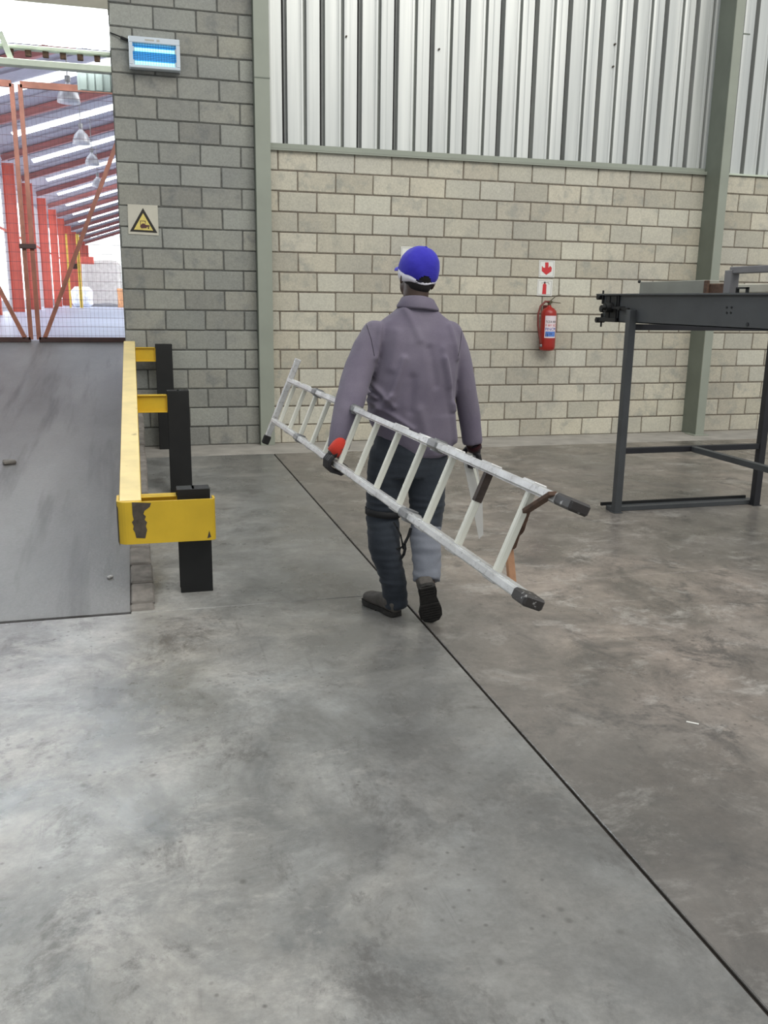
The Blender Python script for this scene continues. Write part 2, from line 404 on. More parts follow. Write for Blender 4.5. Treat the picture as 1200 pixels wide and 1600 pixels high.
obj('ramp_flank', bm, M_ramp, ramp)

# ------------------------------------------------------------------ block walls
def block_mesh(L, H, seed):
    r = random.Random(seed); bm = B()
    vs_ = box(bm, 0, L, 0, .10, 0, H)
    for v in vs_: v.co += V((r.uniform(-.003, .003), 0, r.uniform(-.0025, .0025)))
    bmesh.ops.bevel(bm, geom=list(bm.edges), offset=.006, segments=1, affect='EDGES')
    me = bpy.data.meshes.new('block'); bmesh.ops.recalc_face_normals(bm, faces=bm.faces); bm.to_mesh(me); bm.free(); return me
full = [block_mesh(.387, .187, k) for k in range(6)]
cut = {}
def wall(name, x0, x1, rows, off, mb, mm, depth=.24):
    bm = B(); box(bm, x0, x1, WY+.009, WY+depth, 0, rows*.2)
    wo = struct(obj(name, bm, mm))
    for me in full: pass
    for r in range(rows):
        o = off if r % 2 == 0 else off+.2
        k0 = math.floor((x0-o)/.4)
        x = o+k0*.4
        while x < x1-.01:
            a = max(x, x0); b = min(x+.4, x1)
            if b-a > .05:
                if b-a > .395: me = full[random.randrange(6)]
                else:
                    key = round(b-a-.013, 3)
                    if key not in cut: cut[key] = block_mesh(key, .187, 50+len(cut))
                    me = cut[key]
                me2 = matmesh(me, mb)
                br = bpy.data.objects.new('brick', me2); C.objects.link(br); br.parent = wo
                br.location = (a+.0055, WY+random.uniform(-.002, .0015), r*.2+.0055)
                br.rotation_euler = (0, random.uniform(-.002, .002), 0)
            x += .4
    return wo
mcache = {}
def matmesh(me, mat):
    k = (me.name, mat.name)
    if k not in mcache:
        m2 = me.copy(); m2.materials.clear(); m2.materials.append(mat); mcache[k] = m2
    return mcache[k]
# even row (incl. top row of 15) has joints at 1.465+.4k
wall('wall_left', -.115, 1.235, 25, .093+.2, M_blockL, M_mortarL)
wall('wall_back', 1.235, 6.47, 15, 1.465-.4, M_block, M_mortar)
wall('wall_right', 6.47, 10.2, 15, 1.465+.05, M_block, M_mortar)

# sill flashing and upper corrugated cladding
bm = B(); box(bm, 1.36, 6.44, WY-.035, WY+.14, 3.0, 3.022, .002); box(bm, 1.36, 6.44, WY-.035, WY-.030, 2.985, 3.0); box(bm, 1.36, 6.44, WY+.02, WY+.05, 3.022, 3.06, .003)
struct(obj('trim_1', bm, M_steelgreen))
bm = B(); box(bm, 6.50, 10.2, WY-.03, WY+.14, 3.0, 3.02, .002)
struct(obj('trim_2', bm, M_palegreen))
up = bpy.data.objects.new('wall_upper', None); C.objects.link(up); struct(up); up.location = (0, WY+.07, 3.02)
prof = [(0, .085), (.030, .088), (.036, .0), (.158, .0), (.163, .006), (.172, .006), (.177, .0), (.200, .0), (.204, .060), (.228, .062), (.234, .0), (.258, -.003), (.285, -.003), (.300, .0), (.366, .0), (.370, .085), (.386, .085)]
P = .386
def sheet_mesh(H):
    bm = B(); t = .0015
    a = [(bm.verts.new((x, y, 0)), bm.verts.new((x, y, H))) for x, y in prof]
    b = [(bm.verts.new((x, y+t, 0)), bm.verts.new((x, y+t, H))) for x, y in prof]
    for (p, q), (r, s) in zip(a, a[1:]): bm.faces.new((p, r, s, q))
    for (p, q), (r, s) in zip(b, b[1:]): bm.faces.new((p, q, s, r))
    bm.faces.new((a[0][0], a[0][1], b[0][1], b[0][0])); bm.faces.new((a[-1][0], b[-1][0], b[-1][1], a[-1][1]))
    return bm
first = None; lap = None
x = 1.545-P; k = 0
while x < 10.0:
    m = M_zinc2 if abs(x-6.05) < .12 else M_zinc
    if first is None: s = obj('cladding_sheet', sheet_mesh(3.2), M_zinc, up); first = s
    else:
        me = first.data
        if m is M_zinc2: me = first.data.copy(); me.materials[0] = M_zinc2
        s = bpy.data.objects.new('cladding_sheet', me); C.objects.link(s); s.parent = up
    s.location = (x, 0, 0)
    if lap is None:
        bm = B(); box(bm, -.012, .004, .03, .075, 0, 3.2); lap = obj('lap_shade_strip', bm, M_rubber, up); rib = obj('rib_shade_strip', (lambda b: (box(b, .209, .216, .03, .052, 0, 3.2), b)[1])(B()), M_steeldark, up); la, ra = lap, rib  # dark bars in the grooves stand in for the shaded rib sides
    else:
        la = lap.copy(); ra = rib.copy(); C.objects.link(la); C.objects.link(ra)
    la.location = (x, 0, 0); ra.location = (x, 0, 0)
    x += P+.0005; k += 1
bm = B(); box(bm, 1.2, 10.2, WY+.18, WY+.2, 3.0, 6.3); struct(obj('wall_upper_backing', bm, M_hroof))
bm = B()
for px, py in ((541, 57), (961, 69), (958, 104), (686, 77)):
    p = atY(px, py, WY+.06); box(bm, p.x-.008, p.x+.008, WY+.045, WY+.075, p.z-.008, p.z+.008, .002)
fx = obj('screw_head', bm, M_bare, up); fx.matrix_parent_inverse = inv(up); fx['kind'] = 'stuff'

# columns
c1 = thing('steel_column', 'slim grey green steel column dividing grey block wall from cream block wall', 'column', (1.30, 9.47, 0), 0)
bm = B(); box(bm, -.075, .075, -.085, -.073, 0, 6, .002); obj('front_flange', bm, M_steelgreen, c1)
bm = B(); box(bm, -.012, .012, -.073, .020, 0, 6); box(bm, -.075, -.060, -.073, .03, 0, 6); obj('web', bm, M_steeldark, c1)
bm = B(); box(bm, -.077, .077, -.089, -.071, 3.62, 3.632, .002); obj('splice_line', bm, M_steeldark, c1)
c2 = thing('steel_column', 'wide grey green steel column behind the machine table, shaded side face', 'column', (6.475, 9.36, 0), 0)
bm = B(); box(bm, -.055, .055, -.16, -.145, 0, 6, .002); obj('front_flange', bm, M_steelgreen, c2)
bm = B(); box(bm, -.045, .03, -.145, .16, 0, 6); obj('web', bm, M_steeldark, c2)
bm = B(); box(bm, -.10, .10, -.20, -.0, 0, .012, .002); obj('base_plate', bm, M_steelgreen, c2)
bm = B(); bar(bm, (.04, -.12, 4.42), (.17, -.12, 4.42), .012, .012); obj('bracket', bm, M_steeldark, c2)

# door head, translucent panel above opening
def hbeam(name, y0p, y1p, Y, mat, x0=-5.0, x1=-.112, dep=.10):
    a = atY(90, y0p, Y).z; b = atY(90, y1p, Y).z
    bm = B(); box(bm, x0, x1, Y, Y+dep, min(a, b), max(a, b), .006); return struct(obj(name, bm, mat))
hbeam('trim_3', 96, 107, 9.5, M_palegreen)
hbeam('trim_4', 74, 80, 9.62, M_palegreen)
hbeam('trim_5', -14, 7, 9.5, M_topbeam, dep=.2)
bm = B(); z0, z1 = atY(90, 72, 9.72).z, atY(90, 4, 9.72).z
k = 0; x = -5.0
while x < -.15:
    box(bm, x, x+.30, 9.72, 9.724, z0, z1); box(bm, x+.30, x+.36, 9.70, 9.704, z0, z1); x += .36
wp = struct(obj('window_1', bm, emit('bright_daylit_sheet', (.88, .95, 1, 1), 26)))
bm = B(); a = atY(0, 50, 9.6); b = atY(17, 92, 9.6); bar(bm, a, b, .05, .05); obj('brace', bm, M_palegreen, wp)
bm = B()
for k in range(9):
    x = -1.35+k*.155; p = atY(90, 84, 9.68); box(bm, x, x+.055, 9.66, 9.70, p.z-.045, p.z+.045, .004)
pl = obj('rafter_end', bm, M_rust, wp)
bm = B(); x = -.42; ztop = atY(150, 107, 10).z; zb = atY(150, 141, 10).z
for k in range(5): box(bm, x+k*.075, x+k*.075+.06, 10+(k % 2)*.03, 10.01+(k % 2)*.03, zb, ztop)
box(bm, -.45, -.03, 10.05, 10.06, zb, ztop)
struct(obj('trim_6', bm, M_sheetgreen))

# ------------------------------------------------------------------ barrier rail
def slope_z(y, z0=.53, y0=4.55): return z0 + RS*(y-y0)
br = thing('guard_rail', 'yellow steel crash barrier rail with black posts beside the ramp', 'barrier', (.26, 4.6, 0))
def wobj(name, bm, mat, parent, smooth=False):
    o = obj(name, bm, mat, parent, smooth); o.matrix_parent_inverse = inv(parent); return o
bm = B(); bar(bm, (-.072, 4.52, slope_z(4.52)-.095), (-.076, 9.42, slope_z(9.42)-.095), .108, .19, bev=.004)
wobj('rail_beam', bm, M_yellow, br)
bm = B(); bar(bm, (-.072, 4.53, slope_z(4.53)+.0015), (-.076, 9.42, slope_z(9.42)+.0015), .104, .003)  # thin strip, paler yellow than the beam sides
wobj('rail_top_face', bm, M_yellowtop, br)['label'] = 'pale yellow top face'
# front wrap plate with rounded ends
bm = B(); z0, z1 = .315, .532
arc = []
for k in range(7):
    t = PI+PI/2*k/6; arc.append((-.085+.055*math.cos(t), 4.535+.055*math.sin(t)))
arcR = [(.318+.028*math.cos(t), 4.508+.028*math.sin(t)) for t in [(-PI/2+PI/2*k/5) for k in range(6)]]
outer = [(-.14, 4.66)]+arc+arcR+[(.346, 4.56)]
inner = [(px_+(.012 if i < 4 else (-.012 if i > len(outer)-4 else 0)), py_+.012) for i, (px_, py_) in enumerate(outer)]
ring = outer+inner[::-1]
va = [bm.verts.new((a, b, z0)) for a, b in ring]; vb = [bm.verts.new((a, b, z1)) for a, b in ring]; nn = len(ring)
no = len(outer)
for k in range(nn): bm.faces.new((va[k], va[(k+1) % nn], vb[(k+1) % nn], vb[k]))
for k in range(no-1):
    bm.faces.new((vb[k], vb[k+1], vb[nn-2-k], vb[nn-1-k])); bm.faces.new((va[k+1], va[k], va[nn-1-k], va[nn-2-k]))
wobj('end_plate', bm, M_yellow, br)
def ragged(pxs):   # chip of missing paint: flat patch just proud of the plate, photo outline
    pts = [atY(a, b, 4.4795) for a, b in pxs]; b_ = B(); poly(b_, pts, .0008); return b_
yfront = 4.4785
chip = [(206, 785), (236, 786), (234, 792), (226, 798), (224, 803), (228, 807), (226, 812), (230, 816), (228, 822), (230, 828), (227, 841), (213, 840.5), (211, 832), (208, 827), (209, 822), (206, 816), (209, 812), (207, 804)]
wobj('paint_chip', ragged(chip), M_bare, br)
wobj('paint_chip', ragged([(327, 829), (330, 839), (324, 841)]), M_bare, br)
bm = B()
for k in range(1, 5):
    (a0, b0), (a1, b1) = outer[k], outer[k+1]
    d = V((a0, b0, 0))-V((-.085, 4.535, 0)); d1 = V((a1, b1, 0))-V((-.085, 4.535, 0)); e = 1.02
    c0 = V((-.085, 4.535, 0))+d*e; c1_ = V((-.085, 4.535, 0))+d1*e
    zt = .520 if k % 2 else .50
    f = [bm.verts.new((c0.x, c0.y, .34-.01*k)), bm.verts.new((c1_.x, c1_.y, .33-.01*(k+1))), bm.verts.new((c1_.x, c1_.y, zt)), bm.verts.new((c0.x, c0.y, zt+.01))]
    if k < 3: bm.faces.new(f)
wobj('paint_chip', bm, M_bare, br)
for nme, px0, yy, top, xw in (('a', 305, 4.60, .562, .168), ('b', 289, 7.161, .815, .168), ('c', 262, 9.306, 1.068, .165)):
    xc = {4.60: .245, 7.161: .290, 9.306: .255}[yy]
    bm = B(); yb = yy if yy > 5 else 4.60
    box(bm, xc-xw/2, xc+xw/2, yb, yb+.008, 0, top, .002); box(bm, xc-.006, xc+.006, yb+.008, yb+.092, 0, top); box(bm, xc-xw/2, xc+xw/2, yb+.092, yb+.10, 0, top, .002)
    box(bm, xc-xw/2, xc+xw/2, yb+.004, yb+.098, top-.006, top, .002)
    wobj('post', bm, M_black, br)
for yy, z0, z1, xr in ((4.64, .375, .527, .165), (7.19, .645, .782, .21), (9.33, .895, 1.035, .175)):
    bm = B(); box(bm, -.02, xr, yy, yy+.006, z0, z1); box(bm, -.02, xr, yy-.02, yy+.055, z1-.008, z1, .002); box(bm, -.02, xr, yy-.02, yy+.055, z0, z0+.008, .002)
    box(bm, xr-.008, xr, yy-.02, yy+.055, z0, z1)
    s = wobj('stub_arm', bm, M_yellow, br)

# ------------------------------------------------------------------ machine table on the right
mt = thing('machine_table', 'tall dark grey steel table frame on thin legs at the right', 'table', (3.9, 5.4, 0))
def mo(name, bm, mat, sm=False): return wobj(name, bm, mat, mt, sm)
TX = 3.44; Ynear = 3.3
zt, zb = 1.600, 1.395
bm = B(); box(bm, TX, TX+.006, Ynear, 6.25, zb, zt-.008); box(bm, TX-.03, TX+.07, Ynear, 6.31, zt-.012, zt, .002); box(bm, TX, TX+.07, Ynear, 6.2, zb, zb+.008, .001)
mo('side_beam', bm, M_charcoal)
bm = B(); box(bm, 4.66, 4.666, Ynear, 6.25, zb, zt-.008); box(bm, 4.60, 4.70, Ynear, 6.31, zt-.012, zt, .002); mo('side_beam', bm, M_charcoal)
for y0, y1 in ((5.95, 6.15), (3.6, 3.7), (4.35, 4.45), (5.1, 5.2)):
    bm = B(); box(bm, TX+.07, 4.60, y0, y1, zt-.03, zt-.014, .002); mo('cross_plate', bm, M_charcoal)
for lx, ytop, mat in ((TX-.022, 1.488, M_charcoal), (4.635, 1.40, M_charcoal2)):
    bm = B(); box(bm, lx-.03, lx+.026, 5.76, 5.815, .0, ytop, .003); box(bm, lx-.038, lx+.034, 5.75, 5.825, 0, .006, .001); mo('leg', bm, mat)
bm = B(); box(bm, TX, 4.62, 5.77, 5.81, 1.345, 1.388, .002); mo('top_crossbar', bm, M_charcoal2)
bm = B(); box(bm, TX, 4.62, 5.77, 5.81, .448, .490, .002); mo('lower_crossbar', bm, M_charcoal2)
bm = B(); box(bm, 4.0, 4.045, 3.6, 5.77, .447, .488, .002); mo('stretcher', bm, M_charcoal)
bm = B(); box(bm, TX-.05, 4.66, 5.815, 5.90, .0, .035, .002); mo('foot_bar', bm, M_charcoal)
bm = B(); box(bm, TX-.09, 4.63, 5.895, 5.915, .03, .055, .001); mo('foot_bar', bm, M_black)  # thin black strip put in for the shadow line at the back edge
for lx in (TX-.022, 4.635):
    bm = B(); box(bm, lx-.03, lx+.026, 3.5, 3.555, .0, 1.40, .003); mo('leg', bm, M_charcoal2)
bm = B(); box(bm, TX, 4.62, 3.51, 3.55, .448, .490, .002); mo('lower_crossbar', bm, M_charcoal2)
# drive end bracket: plates, roller, bolts at the far end
br_ = B(); box(br_, TX-.012, TX, 6.0, 6.19, zb+.0, zt-.012, .002); box(br_, TX-.03, TX+.06, 6.0, 6.30, zb+.0, zb+.03, .002)
box(br_, TX-.018, TX-.004, 6.02, 6.06, zb+.03, zt-.02); box(br_, TX-.018, TX-.004, 6.12, 6.16, zb+.03, zt-.02)
ebr = mo('end_bracket', br_, M_black)
bm = B()
for yy, zz, r, L in ((6.09, 1.50, .035, .07), (6.09, 1.50, .018, .10), (6.17, 1.49, .026, .06), (5.93, 1.495, .015, .05)):
    tube(bm, [(TX-L, yy, zz), (TX+.02, yy, zz)], r, 12)
bar(bm, (TX-.03, 5.82, 1.49), (TX-.03, 6.05, 1.50), .018, .018)
mo('roller_shaft', bm, M_black, False)
for yy, zz in ((6.27, 1.575), (6.27, 1.405)):
    bm = B(); tube(bm, [(TX-.04, yy, zz), (TX+.03, yy, zz)], .02, 8); tube(bm, [(TX-.01, yy-.03, zz-.05), (TX-.01, yy-.03, zz+.05)], .008, 6)
    mo('clamp_bolt', bm, M_black)
for a, b in ((943, 322), (973, 322), (943, 355), (969, 355)):
    p = atX(900+a/4, 400+b/4, TX); bm = B(); tube(bm, [(TX-.004, p.y, p.z), (TX+.004, p.y, p.z)], .007, 8); mo('bolt', bm, M_black)
p = atX(1168, 507, TX); bm = B(); tube(bm, [(TX-.004, p.y, p.z), (TX+.004, p.y, p.z)], .012, 10); mo('bolt', bm, M_charcoal2)
# things on top
BX = 3.62
def tb(name, x0, x1, pa, pb, py0, py1, X, mat):
    a = atX(pa, py0, X); b = atX(pb, py0, X); t = (a.z+b.z)/2; c_ = (atX(pa, py1, X).z+atX(pb, py1, X).z)/2
    bm = B(); box(bm, x0, x1, min(a.y, b.y), max(a.y, b.y), max(zt, min(t, c_)), max(t, c_), .004); return bm
bm = tb('', BX, BX+.12, 1000, 1100, 439, 459, BX, M_boxgrey)
ob = mo('duct_box', bm, M_boxgrey)
p = atX(999, 440, BX); bm = B(); ball(bm, (BX, p.y, p.z), .012, seg=10); mo('box_latch', bm, M_black, True)
bm = tb('', BX, BX+.02, 1100, 1106, 438, 459, BX, M_rust); mo('box_end_bracket', bm, M_rust)
bm = tb('', BX+.02, BX+.10, 1106, 1133, 443, 459, BX+.02, M_rust); mo('rusty_block', bm, M_rust)
bm = tb('', BX+.06, BX+.16, 1110, 1330, 443, 457, BX+.06, M_tan); mo('timber_guide', bm, M_ivory)
a = atX(1141, 430, TX+.05)
bm = B(); box(bm, TX+.03, TX+.09, a.y-.035, a.y+.03, zt, 1.735, .003); box(bm, TX+.04, TX+.10, Ynear+.1, a.y-.0, 1.715, 1.755, .004)
mo('guard_bar', bm, M_purplegrey)
bm = B(); a = atX(1165, 453, TX+.02); box(bm, TX+.01, TX+.03, a.y-.02, a.y-.012, zt, zt+.03); box(bm, TX+.01, TX+.03, a.y+.07, a.y+.078, zt, zt+.03); box(bm, TX+.01, TX+.03, a.y-.02, a.y+.078, zt+.024, zt+.034)
mo('small_handle', bm, M_black)

# ------------------------------------------------------------------ signs, extinguisher, insect lamp
SY = WY-.004
def quad_board(name, pxs, th, mat, label=None, cat=None, Y=SY, group=None):
    bm = B(); poly(bm, [atY(a, b, Y) for a, b in pxs], th)
    o = obj(name, bm, mat)
    if label: tag(o, label, cat, group)
    return o
def ink(name, pxs, mat, parent, lift, Y=SY):
    bm = B(); poly(bm, [atY(a, b, Y-lift) for a, b in pxs], .0008); return obj(name, bm, mat, parent)
s = quad_board('arrow_sign', [(842.5, 406.5), (867, 407), (866, 433.5), (841.5, 433)], .003, M_white, 'small white sign with red downward arrow, above the extinguisher', 'sign')
ink('arrow', [(851.8, 410), (857, 410), (857, 418.5), (859.5, 415.5), (862.2, 418.5), (861.5, 424), (853.5, 429.5), (846.5, 423.5), (846.8, 415.5), (849.2, 418.2), (851.8, 418.2)], M_redink, s, .004)
def frame_ink(q, parent, t=.7):
    cx = sum(a for a, b in q)/4; cy = sum(b for a, b in q)/4
    inn = [(a+(t if a < cx else -t), b+(t if b < cy else -t)) for a, b in q]
    for k in range(4): ink('border_line', [q[k], q[(k+1) % 4], inn[(k+1) % 4], inn[k]], M_greyink, parent, .004)
frame_ink([(844, 408), (865.5, 408.5), (864.5, 432), (843, 431.5)], s, .5)
s = quad_board('extinguisher_sign', [(840, 436.5), (863.5, 437.5), (862, 462.5), (838.5, 461.5)], .003, M_white, 'small white sign picturing a red extinguisher, below the arrow sign', 'sign')
ink('cylinder_picture', [(848.3, 444.5), (850, 443), (852.2, 443), (853.8, 445), (853.2, 459.7), (847, 459.5)], M_redink, s, .004)
ink('handle_picture', [(850, 440.3), (852.5, 440.3), (852.3, 443), (850.2, 443)], M_maroonink, s, .004)
ink('hose_picture', [(846, 441.5), (857, 440.6), (858.5, 444.5), (857.6, 444.6), (856.3, 441.9), (846, 442.4)], M_greyink, s, .004)
frame_ink([(841.5, 438), (862, 439), (860.6, 461), (840, 460)], s, .5)
s = quad_board('wall_sign', [(626.5, 385), (650, 386), (649.5, 411), (626, 410)], .003, M_white, 'white sign on the wall mostly hidden behind the blue cap', 'sign')
frame_ink([(628, 386.5), (648.5, 387.5), (648, 409.5), (627.5, 408.5)], s, .5)
s = quad_board('warning_sign', [(199.3, 319), (246.3, 321), (248, 368), (200.7, 365.5)], .003, M_ivory, 'ivory square sign with black and yellow forklift warning triangle', 'sign')
A_, B_, C_ = (223.3, 325), (203, 361.5), (246, 364)
cx, cy = 223.8, 352
inn = [(cx+(a-cx)*.70, cy+(b-cy)*.70) for a, b in (A_, B_, C_)]; o3 = (A_, B_, C_)
for k in range(3): ink('triangle_border', [o3[k], o3[(k+1) % 3], inn[(k+1) % 3], inn[k]], M_blackink, s, .004)
ink('triangle_field', inn, M_yelink, s, .0038)
ink('forklift_picture', [(219.5, 351.5), (223, 349), (226, 349.5), (228, 351.5), (233.8, 352), (233.8, 354.5), (229, 354.8), (229.5, 356.5), (221, 356.8), (219, 354)], M_maroonink, s, .005)
ink('forklift_mast', [(219, 344.5), (227.5, 345), (227.5, 349.5), (226.7, 349.5), (226.6, 345.8), (219.8, 345.4), (219.8, 351), (219, 351)], M_maroonink, s, .005)
ink('forklift_wheel', [(231, 355), (233.2, 355.2), (233, 357.6), (231, 357.4)], M_blackink, s, .005)

# extinguisher
ex = thing('fire_extinguisher', 'red fire extinguisher with hose hanging on the cream block wall', 'extinguisher', (4.505, WY-.105, 1.0))
bm = B(); lathe(bm, [(.045, -.005), (.072, .0), (.086, .015), (.088, .05), (.088, .40), (.082, .435), (.060, .462), (.030, .478), (.022, .49), (.02, .50)], n=28)
cyl = obj('cylinder', bm, M_red, ex, True)
bm = B(); tube(bm, [(0, 0, .49), (0, 0, .535)], .018, 12); box(bm, -.02, .03, -.016, .016, .52, .55, .004)
obj('valve', bm, M_brass, ex)
bm = B(); bar(bm, (.01, 0, .548), (.075, -.01, .605), .022, .006); bar(bm, (.075, -.01, .605), (.125, -.012, .615), .022, .006); bar(bm, (.015, 0, .535), (.13, -.01, .525), .022, .008)
obj('lever', bm, M_brass, ex)
bm = B(); tube(bm, [(-.01, -.01, .535), (-.06, -.02, .54), (-.12, -.03, .49), (-.148, -.035, .40), (-.145, -.04, .28), (-.125, -.045, .17), (-.105, -.045, .09), (-.10, -.045, .065)], .0115, 10)
obj('hose', bm, M_redhose, ex, True)
bm = B(); tube(bm, [(-.10, -.045, .07), (-.097, -.045, .04)], [.013, .015], 10); obj('hose_nozzle', bm, M_hinge, ex, True)
bm = B()
ang = [math.radians(-140+k*9.2) for k in range(11)]
for z0, z1, m_, nm, r in ((.14, .385, M_pinklabel, 'label', .0887),):
    a = [(bm.verts.new((r*math.cos(t), r*math.sin(t), z0)), bm.verts.new((r*math.cos(t), r*math.sin(t), z1))) for t in ang]
    b = [(bm.verts.new((.0875*math.cos(t), .0875*math.sin(t), z0)), bm.verts.new((.0875*math.cos(t), .0875*math.sin(t), z1))) for t in ang]
    for (p, q), (u_, v_) in zip(a, a[1:]): bm.faces.new((p, u_, v_, q))
    for (p, q), (u_, v_) in zip(b, b[1:]): bm.faces.new((q, v_, u_, p))
lab = obj('label', bm, M_pinklabel, cyl, True)
tc = math.radians(-94)
def on_cyl(me, r, tc):
    for v in me.vertices:
        t = tc+v.co.x/r; v.co = V((r*math.cos(t), r*math.sin(t), v.co.y)) + V((math.cos(t), math.sin(t), 0))*v.co.z
for sline, size, zz, m_ in (('TCDA 4X4', .036, .318, M_blackink), ('F BY SC', .034, .278, M_redink), ('PINCM', .044, .236, M_bluink)):
    t = text('label_text', sline, size, (0, 0, 0), m_, cyl, (0, 0, 0)); t.parent = cyl; w_ = .125/max(.001, t.dimensions.x)
    for v in t.data.vertices: v.co.x *= w_; v.co.y += zz
    on_cyl(t.data, .0892, tc)
bm = B()
for x0, x1, z0, z1 in ((-.062, .062, .155, .212),):
    nseg = 8
    for k in range(nseg):
        t0 = tc+(x0+(x1-x0)*k/nseg)/.0892; t1 = tc+(x0+(x1-x0)*(k+1)/nseg)/.0892
        bm.faces.new([bm.verts.new((.0893*math.cos(t), .0893*math.sin(t), z)) for t, z in ((t0, z0), (t1, z0), (t1, z1), (t0, z1))])
obj('label_panel', bm, simple('mid_blue_print', (.10, .22, .60, 1), .5), cyl)
for x0, z0 in ((-.045, .180), (.0, .185), (-.045, .165)):
    bm = B()
    for k in range(1): 
        t0 = tc+(x0-.012)/.0896; t1 = tc+(x0+.014)/.0896
        bm.faces.new([bm.verts.new((.0897*math.cos(t), .0897*math.sin(t), z)) for t, z in ((t0, z0-.01), (t1, z0-.01), (t1, z0+.012), (t0, z0+.012))])
    obj('label_mark', bm, M_blackink, cyl)
bm = B(); box(bm, -.03, .03, .07, .105, .40, .50, .003); box(bm, -.02, .02, -.0, .09, .47, .482); obj('wall_hook', bm, M_redhose, ex)

# insect lamp
p0 = atY(199.5, 53, WY-.11); p1 = atY(281, 64, WY-.11); p2 = atY(280, 112.5, WY-.11); p3 = atY(201, 102.5, WY-.11)
cz = (p0.z+p3.z+p1.z+p2.z)/4; cxx = (p0.x+p1.x)/2; W_ = (p1.x-p0.x+p2.x-p3.x)/2; H_ = ((p0.z-p3.z)+(p1.z-p2.z))/2
zp = thing('insect_lamp', 'wall mounted insect killer lamp glowing blue above the warning sign', 'lamp', (cxx, WY, cz))
bm = B(); w2, h2 = W_/2, H_/2
box(bm, -w2, w2, -.02, 0, -h2, h2); box(bm, -w2, w2, -.11, -.0, h2-.055, h2, .006); box(bm, -w2, w2, -.11, -.0, -h2, -h2+.03, .006); box(bm, -w2, -w2+.035, -.1095, -.005, -h2+.029, h2-.054, .001); box(bm, w2-.035, w2, -.1095, -.005, -h2+.029, h2-.054, .001)
obj('casing', bm, M_zapframe, zp)
bm = B(); box(bm, -w2+.035, w2-.035, -.032, -.022, -h2+.03, h2-.055); obj('reflector', bm, M_zapback, zp)
for zz in (.030, -.085):
    bm = B(); tube(bm, [(-w2+.04, -.075, zz), (w2-.04, -.075, zz)], .0155, 12); obj('tube', bm, M_zaptube, zp, True)
    for xx in (-w2+.030, w2-.05): bm = B(); box(bm, xx, xx+.02, -.095, -.055, zz-.02, zz+.02); obj('tube_holder', bm, M_zapframe, zp)
for zz in (.09, .075, .058, .0, -.015, -.03, -.045, -.058, -.112, -.125):
    bm = B(); tube(bm, [(-w2+.035, -.098, zz), (w2-.035, -.098, zz)], .0022, 5); obj('guard_wire', bm, M_zapgrid, zp)
for k in range(16):
    x = -w2+.05+k*(W_-.10)/15; bm = B(); tube(bm, [(x, -.102, -h2+.03), (x, -.102, h2-.055)], .0013, 4); obj('guard_wire', bm, M_zapgrid, zp)
bm = B()
for x0, x1 in ((-.085, .0), ): box(bm, x0, x1, -.1112, -.110, h2-.034, h2-.020)
obj('header_print', bm, M_greyink, zp)
bm = B(); box(bm, .022, .05, -.1112, -.110, h2-.036, h2-.018); obj('header_print', bm, M_greyink, zp)
pa = atY(172, 51, WY-.01); pb = atY(199, 63, WY-.03)
bm = B(); tube(bm, [pa, pa.lerp(pb, .5)+V((0, 0, .004)), pb], .006, 8); obj('power_cable', bm, M_strap, zp).matrix_parent_inverse = inv(zp)
bm = B(); tube(bm, [pa.lerp(pb, .62), pb+V((.02, 0, -.005))], .014, 8); obj('cable_plug', bm, M_strap, zp).matrix_parent_inverse = inv(zp)

# ------------------------------------------------------------------ hall beyond the opening
HZ = .92
bm = B(); box(bm, -9, 9, RY1+.01, 92, HZ-.3, HZ); struct(obj('floor_hall', bm, M_hfloor))
bm = B(); box(bm, -9, 0.2, RY1-.06, RY1+.02, HZ-.06, HZ+.012, .003); struct(obj('trim_7', bm, M_gatedark))
ys = [18+6*k for k in range(13)]
names = ['nearest', 'second', 'third', 'fourth', 'fifth', 'sixth', 'seventh', 'eighth', 'ninth', 'tenth', 'eleventh', 'twelfth', 'last']
z_under = lambda x: 6.02+.33*(x+4.0)
for k, y in enumerate(ys):
    t = thing('portal_frame', '%s red steel portal frame of the bright hall beyond the gate' % names[k] if k else 'nearest red steel portal frame of the bright hall beyond the gate', 'frame', (-4.05, y, HZ), 0, 'red portal frames in the hall')
    bm = B()
    box(bm, -4.35, -4.335, y-.10, y+.10, HZ, 6.1); box(bm, -3.97, -3.955, y-.10, y+.10, HZ, 6.1); box(bm, -4.34, -3.96, y-.006, y+.006, HZ, 6.1)
    wobj('column', bm, M_hred, t)
    bm = B()
    for dz, th, hw in ((.24, .02, .09), (.44, .02, .09), (.26, .18, .006)):
        a = V((-4.35, y, z_under(-4.35)+dz+th/2)); b = V((5, y, z_under(5)+dz+th/2)); bar(bm, a, b, hw*2, th)
    wobj('rafter', bm, M_hrafter, t)
# wall sheets between the columns
hw = struct(obj('wall_hall_left', (lambda b: (box(b, -5.05, -5.0, 13, 92, HZ, 7.2), b)[1])(B()), M_hwall))
for k, y in enumerate(ys):
    if k:
        bm = B(); box(bm, -4.99, -4.97, y-4.6, y-1.9, HZ+.4, 5.6); obj('window_panel', bm, M_hsky, hw)
        bm = B(); box(bm, -4.99, -4.92, y-5.6, y-.4, HZ+3.1, HZ+3.2); obj('girt', bm, M_hred, hw)
hr = B()
a0, a1 = V((-5.1, 0, z_under(-5.1)+.48)), V((5, 0, z_under(5)+.48))
f = [hr.verts.new((a0.x, 13, a0.z)), hr.verts.new((a1.x, 13, a1.z)), hr.verts.new((a1.x, 92, a1.z)), hr.verts.new((a0.x, 92, a0.z))]
g = [hr.verts.new(v.co+V((0, 0, .02))) for v in f]
hr.faces.new(f); hr.faces.new(g[::-1])
